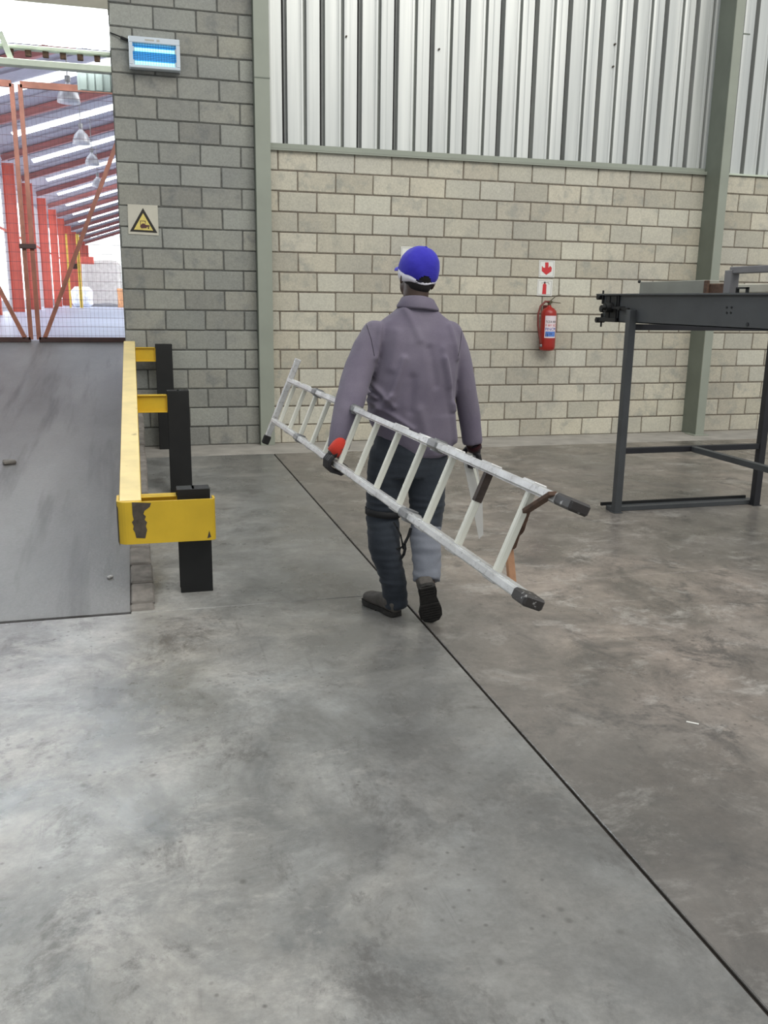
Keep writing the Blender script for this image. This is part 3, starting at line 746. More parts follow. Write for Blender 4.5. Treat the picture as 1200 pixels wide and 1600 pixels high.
for k in range(4): hr.faces.new((f[k], f[(k+1) % 4], g[(k+1) % 4], g[k]))
ceil = struct(obj('ceiling_hall', hr, M_hroof))
for y in [15+6*k for k in range(13)]:
    bm = B(); bar(bm, (-3.6, y+.2, z_under(-3.6)+.465), (5, y+.2, z_under(5)+.465), .9, .012); obj('skylight_strip', bm, M_hsky, ceil)
    for dy in (-1.6, 1.6):
        bm = B(); bar(bm, (-4.3, y+dy, z_under(-4.3)+.44), (5, y+dy, z_under(5)+.44), .05, .04); obj('purlin', bm, M_hroof, ceil)
# far end daylight
bm = B(); box(bm, -4.6, 5, 92, 92.1, HZ, 9.5); he = struct(obj('wall_hall_end', bm, M_hend))
# right side of the hall (never in view, closes the space)
# high bay lamps
for k, (px, py, Y) in enumerate(((107, 151, 21), (127, 218, 27), (144, 252, 33), (153, 287, 39))):
    p = atY(px, py, Y)
    t = thing('high_bay_lamp', ('large', 'clear', 'small', 'far')[k] + ' bell shaped pendant lamp hanging under the hall roof, %s from the gate' % ('nearest', 'second', 'third', 'fourth')[k], 'lamp', p, 0, 'pendant lamps in the hall')
    r = .23
    bm = B(); lathe(bm, [(r, -.12), (r*.97, -.02), (r*.75, .12), (r*.35, .22), (r*.2, .26), (.05, .30)], n=20); obj('reflector', bm, M_lamp, t, True)
    bm = B(); tube(bm, [(0, 0, .29), (0, 0, .40)], .06, 10); obj('housing', bm, M_hinge, t)
    zt_ = z_under(p.x)+.47-p.z
    bm = B(); tube(bm, [(0, 0, .38), (0, 0, zt_)], .012, 6); obj('suspension_rod', bm, M_hinge, t)
# stored goods
def solid(name, px0, px1, pyb, pyt, Y, dep, mat, label, cat, bev=.12):
    a = atY(px0, pyb, Y); b = atY(px1, pyt, Y); bm = B(); box(bm, a.x, b.x, Y, Y+dep, HZ, b.z, bev)
    bmesh.ops.subdivide_edges(bm, edges=bm.edges, cuts=2)
    for v in bm.verts:
        if v.co.z > HZ+.05: v.co += noise.noise_vector(v.co*1.3)*.10
    return tag(obj(name, bm, mat), label, cat)
yb = 52
solid('wrapped_bale', 112, 143, 478, 449, yb, 1.0, M_bale, 'rounded white plastic wrapped bale on the hall floor', 'bale', .2)
solid('sheet_stack', 130, 188, 477, 408, 56, 3, M_stack, 'large pale grey covered stack at the end of the hall', 'stack', .2)
solid('crate', 184, 200, 476, 452, 53, 1, M_pallet, 'small orange board crate beside the pale covered stack', 'crate', .02)
g = thing('pipe_barrier', 'yellow tubular pipe barrier near the far red columns', 'barrier', atY(118, 478, 50))
bm = B()
for px in (110, 126, 128): 
    a = atY(px, 470, 50); bar(bm, (a.x, 50, HZ), (a.x, 50, 4.6), .09, .09, (0, 1, 0))
wobj('yellow_post', bm, M_hyellow, g)
bm = B(); a = atY(126, 401, 49.9); b = atY(147, 413, 49.9); box(bm, a.x, b.x, 49.8, 49.95, b.z, a.z, .02); wobj('red_panel', bm, M_hred, g)
bm = B(); a = atY(112, 420, 50.2); b = atY(123, 412, 50.2); box(bm, a.x, b.x, 50.1, 50.3, a.z, b.z, .02); wobj('dark_bar', bm, M_gatedark, g)

# ------------------------------------------------------------------ mesh gate
GY = 12.45
gt = thing('mesh_gate', 'red brown double leaf wire mesh gate at the top of the ramp', 'gate', (-1.2, GY, HZ))
def gp(px, py, Y=GY): return atY(px, py, Y)
zt_g = gp(100, 137).z; zb_g = HZ+.05
def gbar(name, a, b, w_, mat, y=GY):
    bm = B(); bar(bm, (a[0], y, a[1]), (b[0], y, b[1]), w_, .05, (0, 1, 0)); 
    o = wobj(name, bm, mat, gt); return o
xc = gp(45, 400).x
for dx in (-.048, .048): gbar('gate_stile', (xc+dx, zb_g), (xc+dx, zt_g), .052, M_gate)
for dx in (-2.9, 2.9): gbar('gate_stile', (xc+dx, zb_g), (xc+dx, zt_g), .06, M_gate)
gbar('gate_rail', (xc-2.9, zt_g), (xc-.05, zt_g), .075, M_gate); gbar('gate_rail', (xc+.05, zt_g), (xc+2.9, zt_g), .075, M_gate)
gbar('gate_rail', (xc-2.9, zb_g), (xc-.05, zb_g), .06, M_gatedark); gbar('gate_rail', (xc+.05, zb_g), (xc+2.9, zb_g), .06, M_gatedark)
a = gp(54, 530); b = gp(177, 195); d = (b.z-a.z)/(b.x-a.x)
gbar('gate_brace', (xc+.12, zb_g+.02), (xc+.12+(zt_g-zb_g-.02)/d, zt_g), .05, M_gate)
gbar('gate_brace', (xc-.12, zb_g+.02), (xc-.12-(zt_g-zb_g-.02)/d, zt_g), .05, M_gate)
bm = B(); z = zb_g+.05
while z < zt_g: bar(bm, (xc-2.9, GY-.01, z), (xc+2.9, GY-.01, z), .004, .004); z += .115
x = xc-2.85
while x < xc+2.9: bar(bm, (x, GY+.01, zb_g), (x, GY+.01, zt_g), .0016, .0016); x += .05
o = wobj('wire_mesh', bm, M_mesh, gt); o['kind'] = 'stuff'
bm = B(); p = gp(42, 385); box(bm, xc-.10, xc+.10, GY-.06, GY-.03, p.z-.03, p.z+.03, .006); wobj('gate_latch', bm, M_gatedark, gt)

# ------------------------------------------------------------------ ladder
def frame_pt(i): return V((.95110-.010137*i, 2.125075+.279816*i, .929731-.000275*i))
U_ = V((-.0362010, .99934405, -.00098225)); Vv = V((.38556296, .01487372, .92256164)); Nn = U_.cross(Vv).normalized()
LW = .2585
ld = thing('ladder', 'long worn aluminium folding ladder carried at the left hip of the man', 'ladder', (.9, 3.6, .75))
def lo(name, bm, mat, sm=False): return wobj(name, bm, mat, ld, sm)
def LP(i, s, n=0): return frame_pt(i)+Vv*s+Nn*n
HW = LW/2
secs = [(-.62, 2.42), (2.62, 6.15), (6.35, 8.85), (9.0, 11.45)]
for sgn in (1, -1):
    for a, b in secs:
        bm = B(); bar(bm, LP(a, sgn*HW), LP(b, sgn*HW), .052, .024, Vv, .004)
        bar(bm, LP(a, sgn*(HW-.0135), 0), LP(b, sgn*(HW-.0135), 0), .030, .003, Vv)
        lo('rail', bm, M_alu)
    for a in ((2.52, 6.25, 8.92) if sgn > 0 else (2.52, 8.92)):
        bm = B(); bar(bm, LP(a-.16, sgn*HW), LP(a+.16, sgn*HW), .064, .034, Vv, .008); tube(bm, [LP(a, sgn*(HW-.022)), LP(a, sgn*(HW+.022))], .024, 14)
        lo('hinge', bm, M_hinge)
    e0, e1 = (-.90, -.60) if sgn > 0 else (-.84, -.58)
    bm = B(); bar(bm, LP(e0, sgn*HW), LP(e1, sgn*HW), .060, .031, Vv, .006); lo('end_cap', bm, M_rubberworn)
    bm = B()
    for i in range(12):
        if i in (5, 6): continue
        bar(bm, LP(i-.13, sgn*(HW+.013)), LP(i+.13, sgn*(HW+.013)), .040, .008, Vv, .003)
    lo('rung_flare', bm, M_alu)
for i in range(12):
    bm = B(); bar(bm, LP(i, -HW+.008), LP(i, HW-.008), .022, .024, U_, .004)
    r = lo('rung', bm, M_rung)
    if i in (0, 1):
        bm = B(); a, b = ((.10, .40) if i == 1 else (.0, .0))
        if i == 1: bar(bm, LP(i-.012, HW-.105, .0), LP(i-.012, HW-.012, .0), .0235, .020, U_); lo('dirty_patch', bm, M_rungdirt)
# rusty bent brace and tan strip at the near end
XN = .98
def lx(px, py, X=XN): return atX(px, py, X)
bm = B(); pts = [lx(864, 771), lx(822, 798), lx(817, 812), lx(812, 829), lx(803, 838)]
for a, b in zip(pts, pts[1:]): bar(bm, a, b, .012, .024, (1, 0, 0), .002)
lo('bent_brace', bm, M_rust)
bm = B(); bar(bm, lx(805, 833), lx(798, 856), .010, .03, (1, 0, 0), .002); tube(bm, [lx(816, 811)-V((.012, 0, 0)), lx(816, 811)+V((.012, 0, 0))], .010, 10); tube(bm, [lx(797, 853)-V((.012, 0, 0)), lx(797, 853)+V((.012, 0, 0))], .010, 10)
lo('brace_plate', bm, M_rust)
bm = B(); bar(bm, lx(795, 855), lx(800, 910), .016, .022, (1, 0, 0), .002); lo('tan_strip', bm, M_tan)
# stabiliser bar at far end
bm = B(); i = 11.62
bar(bm, LP(i, -HW-.105), LP(i, HW+.130), .034, .030, U_, .004); lo('stabiliser_bar', bm, M_alu)
bm = B(); bar(bm, LP(i, -HW-.155), LP(i, -HW-.10), .042, .038, U_, .006); lo('rubber_foot', bm, M_rubber)
bm = B(); bar(bm, LP(i, HW+.125), LP(i, HW+.140), .036, .032, U_, .002); lo('stabiliser_cap', bm, M_alu)

# ------------------------------------------------------------------ person
def Wp(px, py, Y): return atY(px, py, Y)
per = thing('person', 'man walking away in mauve grey work jacket, blue cap and red black gloves', 'person', (1.22, 4.05, 0))
HC = V((1.290, 4.12, 1.650))      # head centre
# head frame: turned slightly left, tilted right
hy = math.radians(6); 
HM = Matrix.Rotation(hy, 3, 'Z') @ Matrix.Rotation(math.radians(9), 3, 'Y') @ Matrix.Rotation(math.radians(2), 3, 'X')
H = lambda x, y, z: HC + HM @ V((x, y, z))   # local: x right, y forward, z up
shL, elL, wrL = atY(586, 520, 4.09), atY(553, 600, 4.0), atY(530, 688, 3.868)
shR, elR, wrR = atY(706, 522, 4.09), atY(729, 605, 4.06), atY(738, 690, 4.08)
hipL, knL, anL = V((1.165, 4.08, .90)), V((1.130, 4.12, .50)), V((1.165, 4.06, .10))
hipR, knR, anR = V((1.345, 4.08, .90)), V((1.335, 4.05, .50)), V((1.285, 3.86, .235))

# hands: list of tubes (pts, radii)
RC = frame_pt(6.12)-Vv*HW          # rail centre in the left hand
def hand_left():
    b = []
    zero = RC
    def q(n, v, u): return zero+Nn_out*n+Vv*v+U_*u
    # Nn_out points away from the body (left, -x)
    ups = [(.036, .0), (.012, .0), (-.012, .0), (-.035, .0)]
    ln = [1.0, 1.06, 1.0, .86]
    for (u, _), s in zip([( .040, 0), (.014, 0), (-.012, 0), (-.037, 0)], ln):
        pts = [q(.040, .030, u), q(.048, .004, u), q(.040*1.0, -.024*s, u*.98), q(.010, -.034*s, u*.96), q(-.028*s, -.030, u*.95), q(-.046, -.008, u*.95), q(-.040, .012*s, u*.95)]
        b.append((pts, [.0112, .0112, .0105, .0100, .0096, .0088, .0072]))
    # thumb leaves the side of the palm near its base, crosses over the rail
    b.append(([q(.030, .070, .030), q(.010, .052, .046), q(-.014, .032, .046), q(-.034, .018, .036)], [.016, .013, .0115, .009]))
    palm = [(wrL.lerp(q(.012, .085, .0), .35), .026), (q(.016, .082, .002), .027), (q(.030, .055, .003), .026), (q(.040, .030, .003), .020)]
    return b, palm, q
Nn_out = Nn if Nn.x < 0 else -Nn
def hand_right():
    b = []; base = wrR+V((.004, .01, -.095))
    def q(x, y, z): return base+V((x, y, z))
    for u, s in ((.034, 1.0), (.011, 1.05), (-.012, 1.0), (-.034, .85)):
        pts = [q(.022, u, .035), q(.030, u, .008), q(.022, u, -.022*s), q(.002, u, -.036*s), q(-.020, u, -.030*s), q(-.024, u, -.006), q(-.014, u, .008)]
        b.append((pts, [.0112, .0112, .0105, .0100, .0095, .0088, .0072]))
    b.append(([q(-.004, .03, .062), q(-.022, .044, .040), q(-.028, .042, .012), q(-.022, .034, -.006)], [.016, .013, .011, .009]))
    palm = [(wrR.lerp(q(.006, 0, .08), .4), .026), (q(.008, 0, .075), .027), (q(.018, 0, .050), .026), (q(.022, 0, .030), .021)]
    return b, palm, q
hL, pL, qL = hand_left(); hR, pR, qR = hand_right()
def add_hand(bm, hb, palm, side, k=1.0):
    tube(bm, [p for p, r in palm], [r*k for p, r in palm], 14, 1.45 if side else 1.45, (1, 0, 0) if side else (1, 0, 0))
    for pts, rad in hb: tube(bm, pts, [r*k for r in rad], 8)

# body: one continuous skin surface (head with face, neck, torso, limbs, hands, feet)
bm = B()
ball(bm, H(0, -.010, .020), (.074, .093, .088), HM)            # skull
ball(bm, H(0, .034, -.056), (.064, .062, .062), HM)            # jaw
ball(bm, H(0, .072, -.088), (.024, .020, .020), HM)            # chin
tube(bm, [H(0, .080, .015), H(0, .098, -.018), H(0, .106, -.036), H(0, .092, -.044)], [.009, .011, .015, .010], 8)    # nose
ball(bm, H(0, .088, -.060), (.024, .010, .006), HM); ball(bm, H(0, .087, -.070), (.022, .010, .007), HM)            # lips
ball(bm, H(0, .078, .026), (.048, .014, .010), HM)             # brow
for s in (-1, 1):
    ball(bm, H(s*.040, .062, -.030), (.022, .024, .020), HM)   # cheek
    ball(bm, H(s*.079, -.008, -.028), (.010, .020, .032), HM)  # ear
    ball(bm, H(s*.086, -.016, -.020), (.006, .012, .020), HM)
neck0 = V((1.285, 4.10, 1.43))
tube(bm, [neck0, H(0, -.020, -.10), H(0, -.012, -.05)], [.064, .060, .060], 18)
rings(bm, [((1.26, 4.08, .90), (.15, 0, 0), (0, .09, 0)), ((1.26, 4.08, 1.05), (.135, 0, 0), (0, .085, 0)), ((1.28, 4.09, 1.25), (.165, 0, 0), (0, .095, 0)), ((1.285, 4.10, 1.38), (.15, 0, -.01), (0, .075, 0)), ((1.285, 4.10, 1.44), (.07, 0, 0), (0, .06, 0))], 24)
for s_, e_, w_ in ((shL, elL, wrL), (shR, elR, wrR)): tube(bm, [s_, s_.lerp(e_, .5), e_, e_.lerp(w_, .35), w_, w_+(w_-e_)*.12], [.052, .044, .036, .036, .026, .025], 14)
for h_, k_, a_ in ((hipL, knL, anL), (hipR, knR, anR)): tube(bm, [h_, h_.lerp(k_, .5), k_, k_.lerp(a_, .35), a_], [.082, .070, .050, .050, .034], 16)
tube(bm, [anL, anL+V((-.01, .0, -.05)), anL+V((-.03, .10, -.06)), anL+V((-.045, .16, -.07))], [.032, .032, .030, .018], 12)
tube(bm, [anR, anR+V((.01, -.015, -.03)), anR+V((.02, -.01, -.12)), anR+V((.03, .03, -.19))], [.032, .032, .028, .016], 12)
add_hand(bm, hL, pL, 0, .72); add_hand(bm, hR, pR, 1, .72)
body = fuse('body', bm, M_skin, per, .0065, 5)
for s in (-1, 1):
    bm = B(); ball(bm, H(s*.031, .076, .004), .0115, seg=12); e = wobj('eye', bm, M_eye, per, True)
# cropped hair below the cap
bm = B(); ball(bm, H(0, -.020, -.002), (.078, .086, .078), HM)
ball(bm, H(0, -.045, -.045), (.058, .046, .045), HM)
fuse('hair', bm, M_hair, per, .006, 3, lambda p, n: .001*noise.noise(p*300))

# cap: six panel crown with opening and strap at the back, brim, white bandana beneath
CM = HM @ Matrix.Rotation(math.radians(17), 3, 'X')
CC = H(0, -.002, .018)
def cap_pt(th, ph, r=1.0):   # th azimuth (0 = right, 90 = front), ph elevation
    c_, s_ = math.cos(ph), math.sin(ph)
    x = .096*c_*math.cos(th); y = .108*c_*math.sin(th); z = .112*s_**.92 if s_ > 0 else .07*s_
    k = 1+.006*abs(math.sin(3*th+.5))+.035*noise.noise(V((x*16, y*16, z*16)))+.012*noise.noise(V((x*45, y*45, z*45)))
    return CC+CM @ (V((x, y, z))*k*r)
def crown(r0, r1, hole=True):
    bm = B(); nu, nv = 120, 40; ph0 = -.46
    g1 = {}
    for lay, r in ((0, r1), (1, r0)):
        for i in range(nu):
            for j in range(nv):
                g1[lay, i, j] = bm.verts.new(cap_pt(2*PI*i/nu, ph0+(PI/2-ph0)*.985*j/(nv-1), r))
    def in_hole(i, j):
        th = 2*PI*(i+.5)/nu; d = abs(((th-3*PI/2+PI) % (2*PI))-PI)
        ph = ph0+(PI/2-ph0)*(j+.5)/(nv-1)
        return hole and d < .34 and -.30 < ph < -.26+.34*math.sqrt(max(0, 1-(d/.34)**2))
    for i in range(nu):
        i2 = (i+1) % nu
        for j in range(nv-1):
            if in_hole(i, j): continue
            bm.faces.new((g1[0, i, j], g1[0, i2, j], g1[0, i2, j+1], g1[0, i, j+1]))
            bm.faces.new((g1[1, i, j+1], g1[1, i2, j+1], g1[1, i2, j], g1[1, i, j]))
        bm.faces.new((g1[1, i, 0], g1[1, i2, 0], g1[0, i2, 0], g1[0, i, 0]))
    for lay in (0, 1): bm.faces.new([g1[lay, i, nv-1] for i in range(nu)][::1 if lay == 0 else -1])
    return bm
cap = wobj('cap', crown(.965, 1.0), M_capblue, per, True)
bm = B(); ball(bm, cap_pt(0, PI/2, 1.0), (.008, .008, .004)); b_ = wobj('cap_button', bm, M_capblue, per, True)
bm = B()
strap = [cap_pt(3*PI/2+t, -.36, 1.01) for t in [(-.45+.09*k) for k in range(11)]]
tube(bm, strap, .009, 8, .3, CM @ V((0, 0, 1))); wobj('cap_strap', bm, M_capdark, per, True)
bm = B(); nu = 20; th0, th1 = PI*.5-.95, PI*.5+.95; top = []; bot = []
for i in range(nu+1):
    th = th0+(th1-th0)*i/nu; u = (th-PI/2)/.95; L = .075*math.sqrt(max(0, 1-u*u))
    for j in range(5):
        base = cap_pt(th, -.30, .99); d = CM @ V((math.cos(th)*.3, math.sin(th), -.10-.25*u*u)).normalized()
        p = base+d*L*j/4+(CM @ V((0, 0, -.010*(j/4)))) ; top.append(bm.verts.new(p)); bot.append(bm.verts.new(p-CM @ V((0, 0, .004))))
for i in range(nu):
    for j in range(4):
        a, b, c_, d = i*5+j, (i+1)*5+j, (i+1)*5+j+1, i*5+j+1
        bm.faces.new((top[a], top[b], top[c_], top[d])); bm.faces.new((bot[d], bot[c_], bot[b], bot[a]))
    bm.faces.new((top[i*5+4], top[(i+1)*5+4], bot[(i+1)*5+4], bot[i*5+4]))
wobj('cap_brim', bm, M_capblue, per, True)
# bandana
bm = B(); n_ = 48; g1 = []
for i in range(n_):
    th = 2*PI*i/n_; c_, s_ = math.cos(th), math.sin(th)
    low = -.036-.014*max(0, -c_)+.006*math.sin(5*th)
    pts = []
    tz = .012-.035*max(0, -s_)
    for r, z in ((.093, tz), (.0945, (low+tz)*.5), (.089, low), (.083, low+.004), (.085, tz)):
        pts.append(bm.verts.new(CC+CM @ V((r*c_, r*1.13*s_, z))))
    g1.append(pts)
for i in range(n_):
    a, b = g1[i], g1[(i+1) % n_]
    for j in range(5): bm.faces.new((a[j], b[j], b[(j+1) % 5], a[(j+1) % 5]))
wobj('bandana', bm, M_net, per, True)

# jacket: folds given as lines in the photo, (x0,y0,x1,y1,width,height)
FY = 3.98
folds = [(640, 485, 654, 530, .022, .006), (690, 545, 698, 600, .024, .006), (622, 520, 612, 575, .030, .008), (628, 560, 608, 622, .020, .012), (608, 618, 586, 652, .018, .013),
         (690, 560, 704, 640, .018, .010), (704, 630, 712, 690, .018, .009), (585, 600, 612, 634, .014, .010), (582, 628, 640, 668, .014, .009), (575, 612, 590, 622, .010, .012),
         (650, 640, 668, 700, .030, .006), (600, 510, 588, 560, .016, .008), (706, 510, 714, 560, .016, .008), (640, 590, 636, 640, .026, -.007), (668, 545, 676, 600, .024, -.006)]
fl_ = []
for x0, y0, x1, y1, wd, hh in folds:
    a, b = Wp(x0, y0, FY), Wp(x1, y1, FY); fl_.append((a.x, a.z, b.x, b.z, wd, hh))
def seg_d(px, pz, a, b, c_, d):
    dx, dz = c_-a, d-b; t = max(0, min(1, ((px-a)*dx+(pz-b)*dz)/(dx*dx+dz*dz))); return math.hypot(px-a-t*dx, pz-b-t*dz)
def jdisp(p, n):
    d = .0065*noise.noise(V((p.x*9, p.y*9, p.z*3.5)))+.0022*noise.noise(V((p.x*26, p.y*26, p.z*11)))
    if n.y < .35:
        w_ = min(1, (.35-n.y)/.5)
        for a, b, c_, e, wd, hh in fl_:
            s = seg_d(p.x, p.z, a, b, c_, e)
            if s < wd*2.5: d += w_*1.5*hh*math.exp(-(s/wd)**2*1.6)
    return d
def sleeve(bm, cs, Ys, rs):
    pts = [atY(a, b, y_) for (a, b), y_ in zip(cs, Ys)]
    ball(bm, pts[0], (rs[0], rs[0]*1.05, rs[0]*.98))
    tube(bm, pts, rs, 20)
bm = B()
T = [  # z, cx, cy, half width, half depth
    (.800, 1.300, 4.075, .110, .125), (.86, 1.282, 4.075, .176, .136), (.95, 1.262, 4.075, .208, .148), (1.05, 1.255, 4.072, .214, .150), (1.16, 1.262, 4.072, .206, .150),
    (1.26, 1.276, 4.078, .200, .146), (1.34, 1.284, 4.084, .206, .134), (1.39, 1.286, 4.090, .200, .118), (1.425, 1.286, 4.096, .176, .104), (1.455, 1.286, 4.100, .140, .092), (1.485, 1.286, 4.102, .102, .080), (1.515, 1.285, 4.104, .074, .070)]
rings(bm, [((cx_, cy_, z_), (a_, 0, -.01*(a_/.2)), (0, b_, 0)) for z_, cx_, cy_, a_, b_ in T], 40, 2.4)
sleeve(bm, [(587, 523), (573, 545), (562, 572), (553, 602), (543, 645), (532, 686), (529, 701)], [4.09, 4.07, 4.04, 4.0, 3.93, 3.872, 3.858], [.067, .068, .070, .070, .062, .053, .050])
sleeve(bm, [(702, 522), (711, 545), (720, 575), (727, 608), (734, 650), (739, 693)], [4.09, 4.085, 4.075, 4.065, 4.07, 4.075], [.064, .062, .058, .055, .053, .049])
# hem follows the ladder: flared tail at right, lifted at left
rings(bm, [((1.305, 4.07, .815), (.135, 0, -.012), (0, .128, 0)), ((1.285, 4.072, .90), (.195, 0, -.02), (0, .142, 0)), ((1.27, 4.072, 1.0), (.205, 0, 0), (0, .148, 0))], 32, 2.5)
jk = fuse('jacket', bm, M_jacket, per, .0072, 7, jdisp)
def ringband(c, ax, r1, r2, h, thick, fy=1.0, tiltz=0.0, arc=(0, 2*PI), n=40):
    pass
# collar: stand band open at front
bm = B(); n_ = 40; g1 = []
for i in range(n_+1):
    th = math.radians(-90)+(i/n_-.5)*math.radians(318)
    c_, s_ = math.cos(th), math.sin(th)
    base = V((1.287, 4.100, 1.522)); pts = []
    lean = .010*max(0, -s_)
    for r, z in ((.100, -.030), (.101, -.020), (.077, .018+lean), (.071, .021+lean), (.069, -.01)):
        pts.append(bm.verts.new(base+V((r*c_, r*.96*s_, z-.012*c_*(1 if c_ > 0 else .4)))))
    g1.append(pts)
for i in range(n_):
    a, b = g1[i], g1[i+1]
    for j in range(5): bm.faces.new((a[j], b[j], b[(j+1) % 5], a[(j+1) % 5]))
bm.faces.new(g1[0]); bm.faces.new(g1[-1][::-1])
wobj('collar', bm, M_jacket, per, True)
def draped(target, pxs, rad, mat, name):   # thin seam laid on the jacket surface by a real ray cast onto it
    bm = B(); pts = []
    for a, b in pxs:
        d = ray(a, b).normalized(); ok, loc, nrm, idx = target.ray_cast(inv_loc @ CAM, d)
        if ok: pts.append(loc+nrm*rad*.2)
    if len(pts) > 1: tube(bm, pts, rad, 6); return wobj(name, bm, mat, per, True)
    bm.free()
inv_loc = Matrix.Identity(4)
def interp(pts, n=12):
    out = []
    for (a, b), (c_, d) in zip(pts, pts[1:]):
        for k in range(n): out.append((a+(c_-a)*k/n, b+(d-b)*k/n))
    return out+[pts[-1]]
draped(jk, interp([(614, 475), (630, 470.5), (650, 470), (668, 474), (684, 481)]), .0022, M_seam, 'collar_seam')
draped(jk, interp([(572, 505), (580, 530), (585, 556)]), .0015, M_seam, 'sleeve_seam')
draped(jk, interp([(722, 512), (719, 540), (716, 556)]), .0015, M_seam, 'sleeve_seam')

# trousers
def tdisp(p, n):
    d = .004*noise.noise(V((p.x*12, p.y*12, p.z*7)))
    k = 1 if p.z < .62 else .6
    d += k*.0055*noise.noise(V((p.x*9+5, p.y*9, p.z*42)))*(1 if n.y < .4 else .5)
    for z0 in (.60, .57, .54, .17): d += .004*math.exp(-((p.z-z0+.06*(p.x-1.2))/.010)**2)
    return d
bm = B()
rings(bm, [((1.255, 4.08, .70), (.165, 0, 0), (0, .120, 0)), ((1.255, 4.078, .82), (.178, 0, 0), (0, .130, 0)), ((1.255, 4.08, .92), (.170, 0, 0), (0, .120, 0)), ((1.258, 4.08, 1.03), (.160, 0, 0), (0, .105, 0))], 32, 2.4)
tube(bm, [hipL+V((0, 0, -.08)), hipL.lerp(knL, .5)+V((-.002, -.01, 0)), knL+V((-.002, -.015, 0)), V((1.130, 4.065, .34)), V((1.165, 4.040, .20)), V((1.180, 4.035, .10)), V((1.184, 4.030, .035))], [.104, .100, .083, .078, .066, .062, .060], 22)
tube(bm, [hipR+V((0, 0, -.08)), hipR.lerp(knR, .5)+V((.0, -.01, 0)), knR+V((.0, -.02, 0)), V((1.325, 4.0, .44))], [.104, .098, .080, .072], 22)
tr = fuse('trousers', bm, M_trouser, per, .0078, 5, tdisp)
bm = B(); tube(bm, [knR+V((-.002, -.02, -.02)), V((1.316, 3.985, .40)), V((1.305, 3.92, .29)), V((1.292, 3.875, .212))], [.078, .075, .069, .068], 22)
fuse('trouser_leg', bm, cloth('paler_blue_grey_cloth', (.13, .14, .165, 1), (.19, .20, .23, 1)), per, .0078, 4, tdisp)['label'] = 'paler blue grey lower right trouser leg'

# gloves
def glove(hb, palm, side, s_, e_, w_, name):
    bm = B(); add_hand(bm, hb, palm[1:] if side == 0 else palm, side, 1.05)
    g_ = fuse(name, bm, M_gloveblack, per, .0036, 1)
    p0_, p1_ = palm[0][0], palm[1][0]; d = (w_-p1_).normalized()
    bm = B(); tube(bm, [w_+d*.012, w_+d*-.012, p0_, p1_+d*.004, p1_.lerp(palm[2][0], .8)]+([palm[2][0].lerp(palm[3][0], .6)+V((-.007, 0, 0))] if side == 0 else []), [.022, .026, .0325, .0385, .0365]+([.027] if side == 0 else []), 18, 1.22, (1, 0, 0))
    wobj('red_cuff', bm, M_glovered, g_, True).matrix_parent_inverse = inv(per)
    return g_
gL = glove(hL, pL, 0, shL, elL, wrL, 'glove'); gR = glove(hR, pR, 1, shR, elR, wrR, 'glove')
for g_ in (gL, gR):
    for ch in g_.children: ch.matrix_parent_inverse = Matrix.Identity(4)
gR.children[0].data.materials[0] = cloth('dark_maroon_cuff', (.03, .008, .010, 1), (.045, .012, .014, 1))  # right cuff is black-maroon, darker than the left one

# boots
def boot(name, heel, toe, up_, sc=1.0):
    """heel, toe: centre of sole ends; up_: foot up direction"""
    f_ = (toe-heel); L = f_.length; f_.normalize(); up_ = (up_-f_*up_.dot(f_)).normalized(); r_ = f_.cross(up_)
    q = lambda x, y, z: heel+r_*x*sc+f_*y+up_*z
    t = bpy.data.objects.new(name, None); C.objects.link(t); t.parent = per; t.matrix_parent_inverse = inv(per)
    bm = B()
    rs = []
    for y_, hw_, hz in ((.0, .030, .060), (.02, .036, .085), (.06, .038, .095), (.11, .037, .085), (.17, .044, .066), (.22, .047, .056), (.26, .040, .050), (.285, .022, .038)):
        rs.append((q(0, y_*L/.29, hz/2+.018), r_*hw_, up_*(hz/2)))
    rings(bm, rs, 22, 2.6)
    tube(bm, [q(0, .055, .06), q(0, .045, .12), q(0, .040, .165)], [.044, .043, .044], 18)
    o = fuse('boot_upper', bm, M_boot, None, .006, 4); o.parent = t
    bm = B()
    out = [(-.020, .0), (-.034, .012), (-.038, .05), (-.034, .10), (-.040, .16), (-.050, .21), (-.047, .25), (-.030, .285), (.0, .300), (.030, .287), (.045, .25), (.047, .20), (.040, .15), (.033, .10), (.038, .05), (.034, .012), (.020, .0), (0, -.004)]
    a = [bm.verts.new(q(x, y_*L/.29, 0.006)) for x, y_ in out]; b = [bm.verts.new(q(x, y_*L/.29, .026)) for x, y_ in out]
    bm.faces.new(a); bm.faces.new(b[::-1]); m_ = len(out)
    for k in range(m_): bm.faces.new((a[k], a[(k+1) % m_], b[(k+1) % m_], b[k]))
    for y_ in [.005+.020*k for k in range(4)]+[.14+.020*k for k in range(7)]:
        hw_ = .030 if y_ < .1 else (.040 if y_ < .25 else .030)
        pa_, pb_ = q(-hw_, y_*L/.29+.006, .003), q(hw_, y_*L/.29+.006, .003); bar(bm, pa_, pb_, .012, .008, up_)
    o = obj('boot_sole', bm, M_sole, t)
    return t
boot('boot', V((1.180, 3.985, 0)), V((1.085, 4.245, 0)), V((0, 0, 1)))
boot('boot', V((1.258, 3.765, .222)), V((1.325, 3.865, .004)), V((.10, .92, .40)), 1.16)
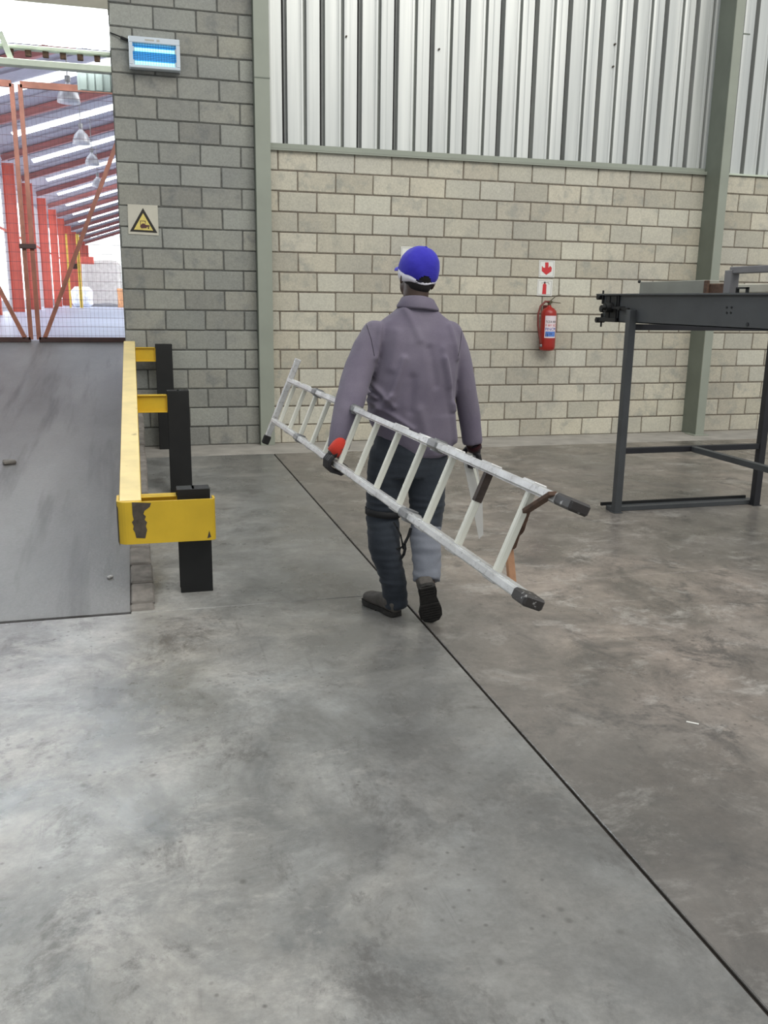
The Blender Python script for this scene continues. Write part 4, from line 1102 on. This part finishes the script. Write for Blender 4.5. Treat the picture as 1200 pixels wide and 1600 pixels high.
# knee straps with loose black ends on the left leg
bm = B(); n_ = 28; g1 = []
kc = V((1.128, 4.095, .515))
for i in range(n_):
    th = 2*PI*i/n_; c_, s_ = math.cos(th), math.sin(th); pts = []
    for r, z in ((.087, -.016), (.088, .016), (.082, .016), (.081, -.016)): pts.append(bm.verts.new(kc+V((r*c_, r*s_, z-.10*r*c_))))
    g1.append(pts)
for i in range(n_):
    a, b = g1[i], g1[(i+1) % n_]
    for j in range(4): bm.faces.new((a[j], b[j], b[(j+1) % 4], a[(j+1) % 4]))
ks = wobj('knee_strap', bm, M_strap, per, True)
def ribbon(pxs, Y, w_=.016):
    bm = B(); pts = [atY(a, b, Y) for a, b in pxs]
    for a, b in zip(pts, pts[1:]): bar(bm, a, b+(b-a).normalized()*.004, w_, .003, (0, 1, 0))
    wobj('loose_strap', bm, M_strap, per)
ribbon([(615, 816), (620, 824), (626, 836), (628.5, 848), (630, 857)], 4.0, .008)
ribbon([(642, 825), (638, 838), (632, 850), (633, 857), (631, 866), (627, 872)], 3.99, .014)
ribbon([(630, 853), (625, 857), (617, 858)], 4.0, .008)

# things in the right hand
ps = thing('plastic_strip', 'thin pale translucent strip held in the right hand of the man', 'strip', (1.55, 4.07, .6))
bm = B()
def tri(px, py): return atY(px, py, 4.075)
top_ = [(721, 712), (743, 712)]; 
poly(bm, [tri(721, 708), tri(742, 708), tri(753, 770), tri(755, 835), tri(748, 842), (tri(738, 790))], .003)
wobj('sheet', bm, M_strip2, ps)
rd = tag(obj('cream_rod', (lambda b: (bar(b, atY(736, 712, 4.05), atY(752, 775, 4.05), .013, .006, (0, 1, 0)), b)[1])(B()), M_creamrod), 'thin cream rod hanging from the right glove against the strip', 'rod')

# ------------------------------------------------------------------ litter on the floor
def debris(name, px, py, L, w_, h_, ang, mat, label, cat, zf=None):
    if zf is None: p = atZ(px, py, 0)
    else: p = zf
    bm = B(); box(bm, -L/2, L/2, -w_/2, w_/2, 0, h_, min(w_, h_)*.25)
    for v in bm.verts: v.co += noise.noise_vector(v.co*90+V((px, py, 0)))*h_*.25*(1 if v.co.z > h_*.3 else 0)
    o = obj(name, bm, mat); o.location = p; o.rotation_euler = (0, 0, ang); return tag(o, label, cat)
debris('paper_scrap', 1082, 1130, .045, .008, .003, -.7, M_white, 'small white paper sliver lying on the right floor slab', 'scrap')
def ramp_hit(px, py):
    d = ray(px, py); t = (rz(0)-CAM.z)/(d.z-RS*d.y); return CAM+d*t
debris('stone', 15, 725, .09, .06, .03, .3, M_kerb, 'small grey stone lying on the left side of the ramp', 'stone', ramp_hit(15, 725))
debris('stone', 172, 903, .03, .02, .012, .8, M_stack, 'tiny pale pebble on the ramp near its foot', 'stone', ramp_hit(172, 903))
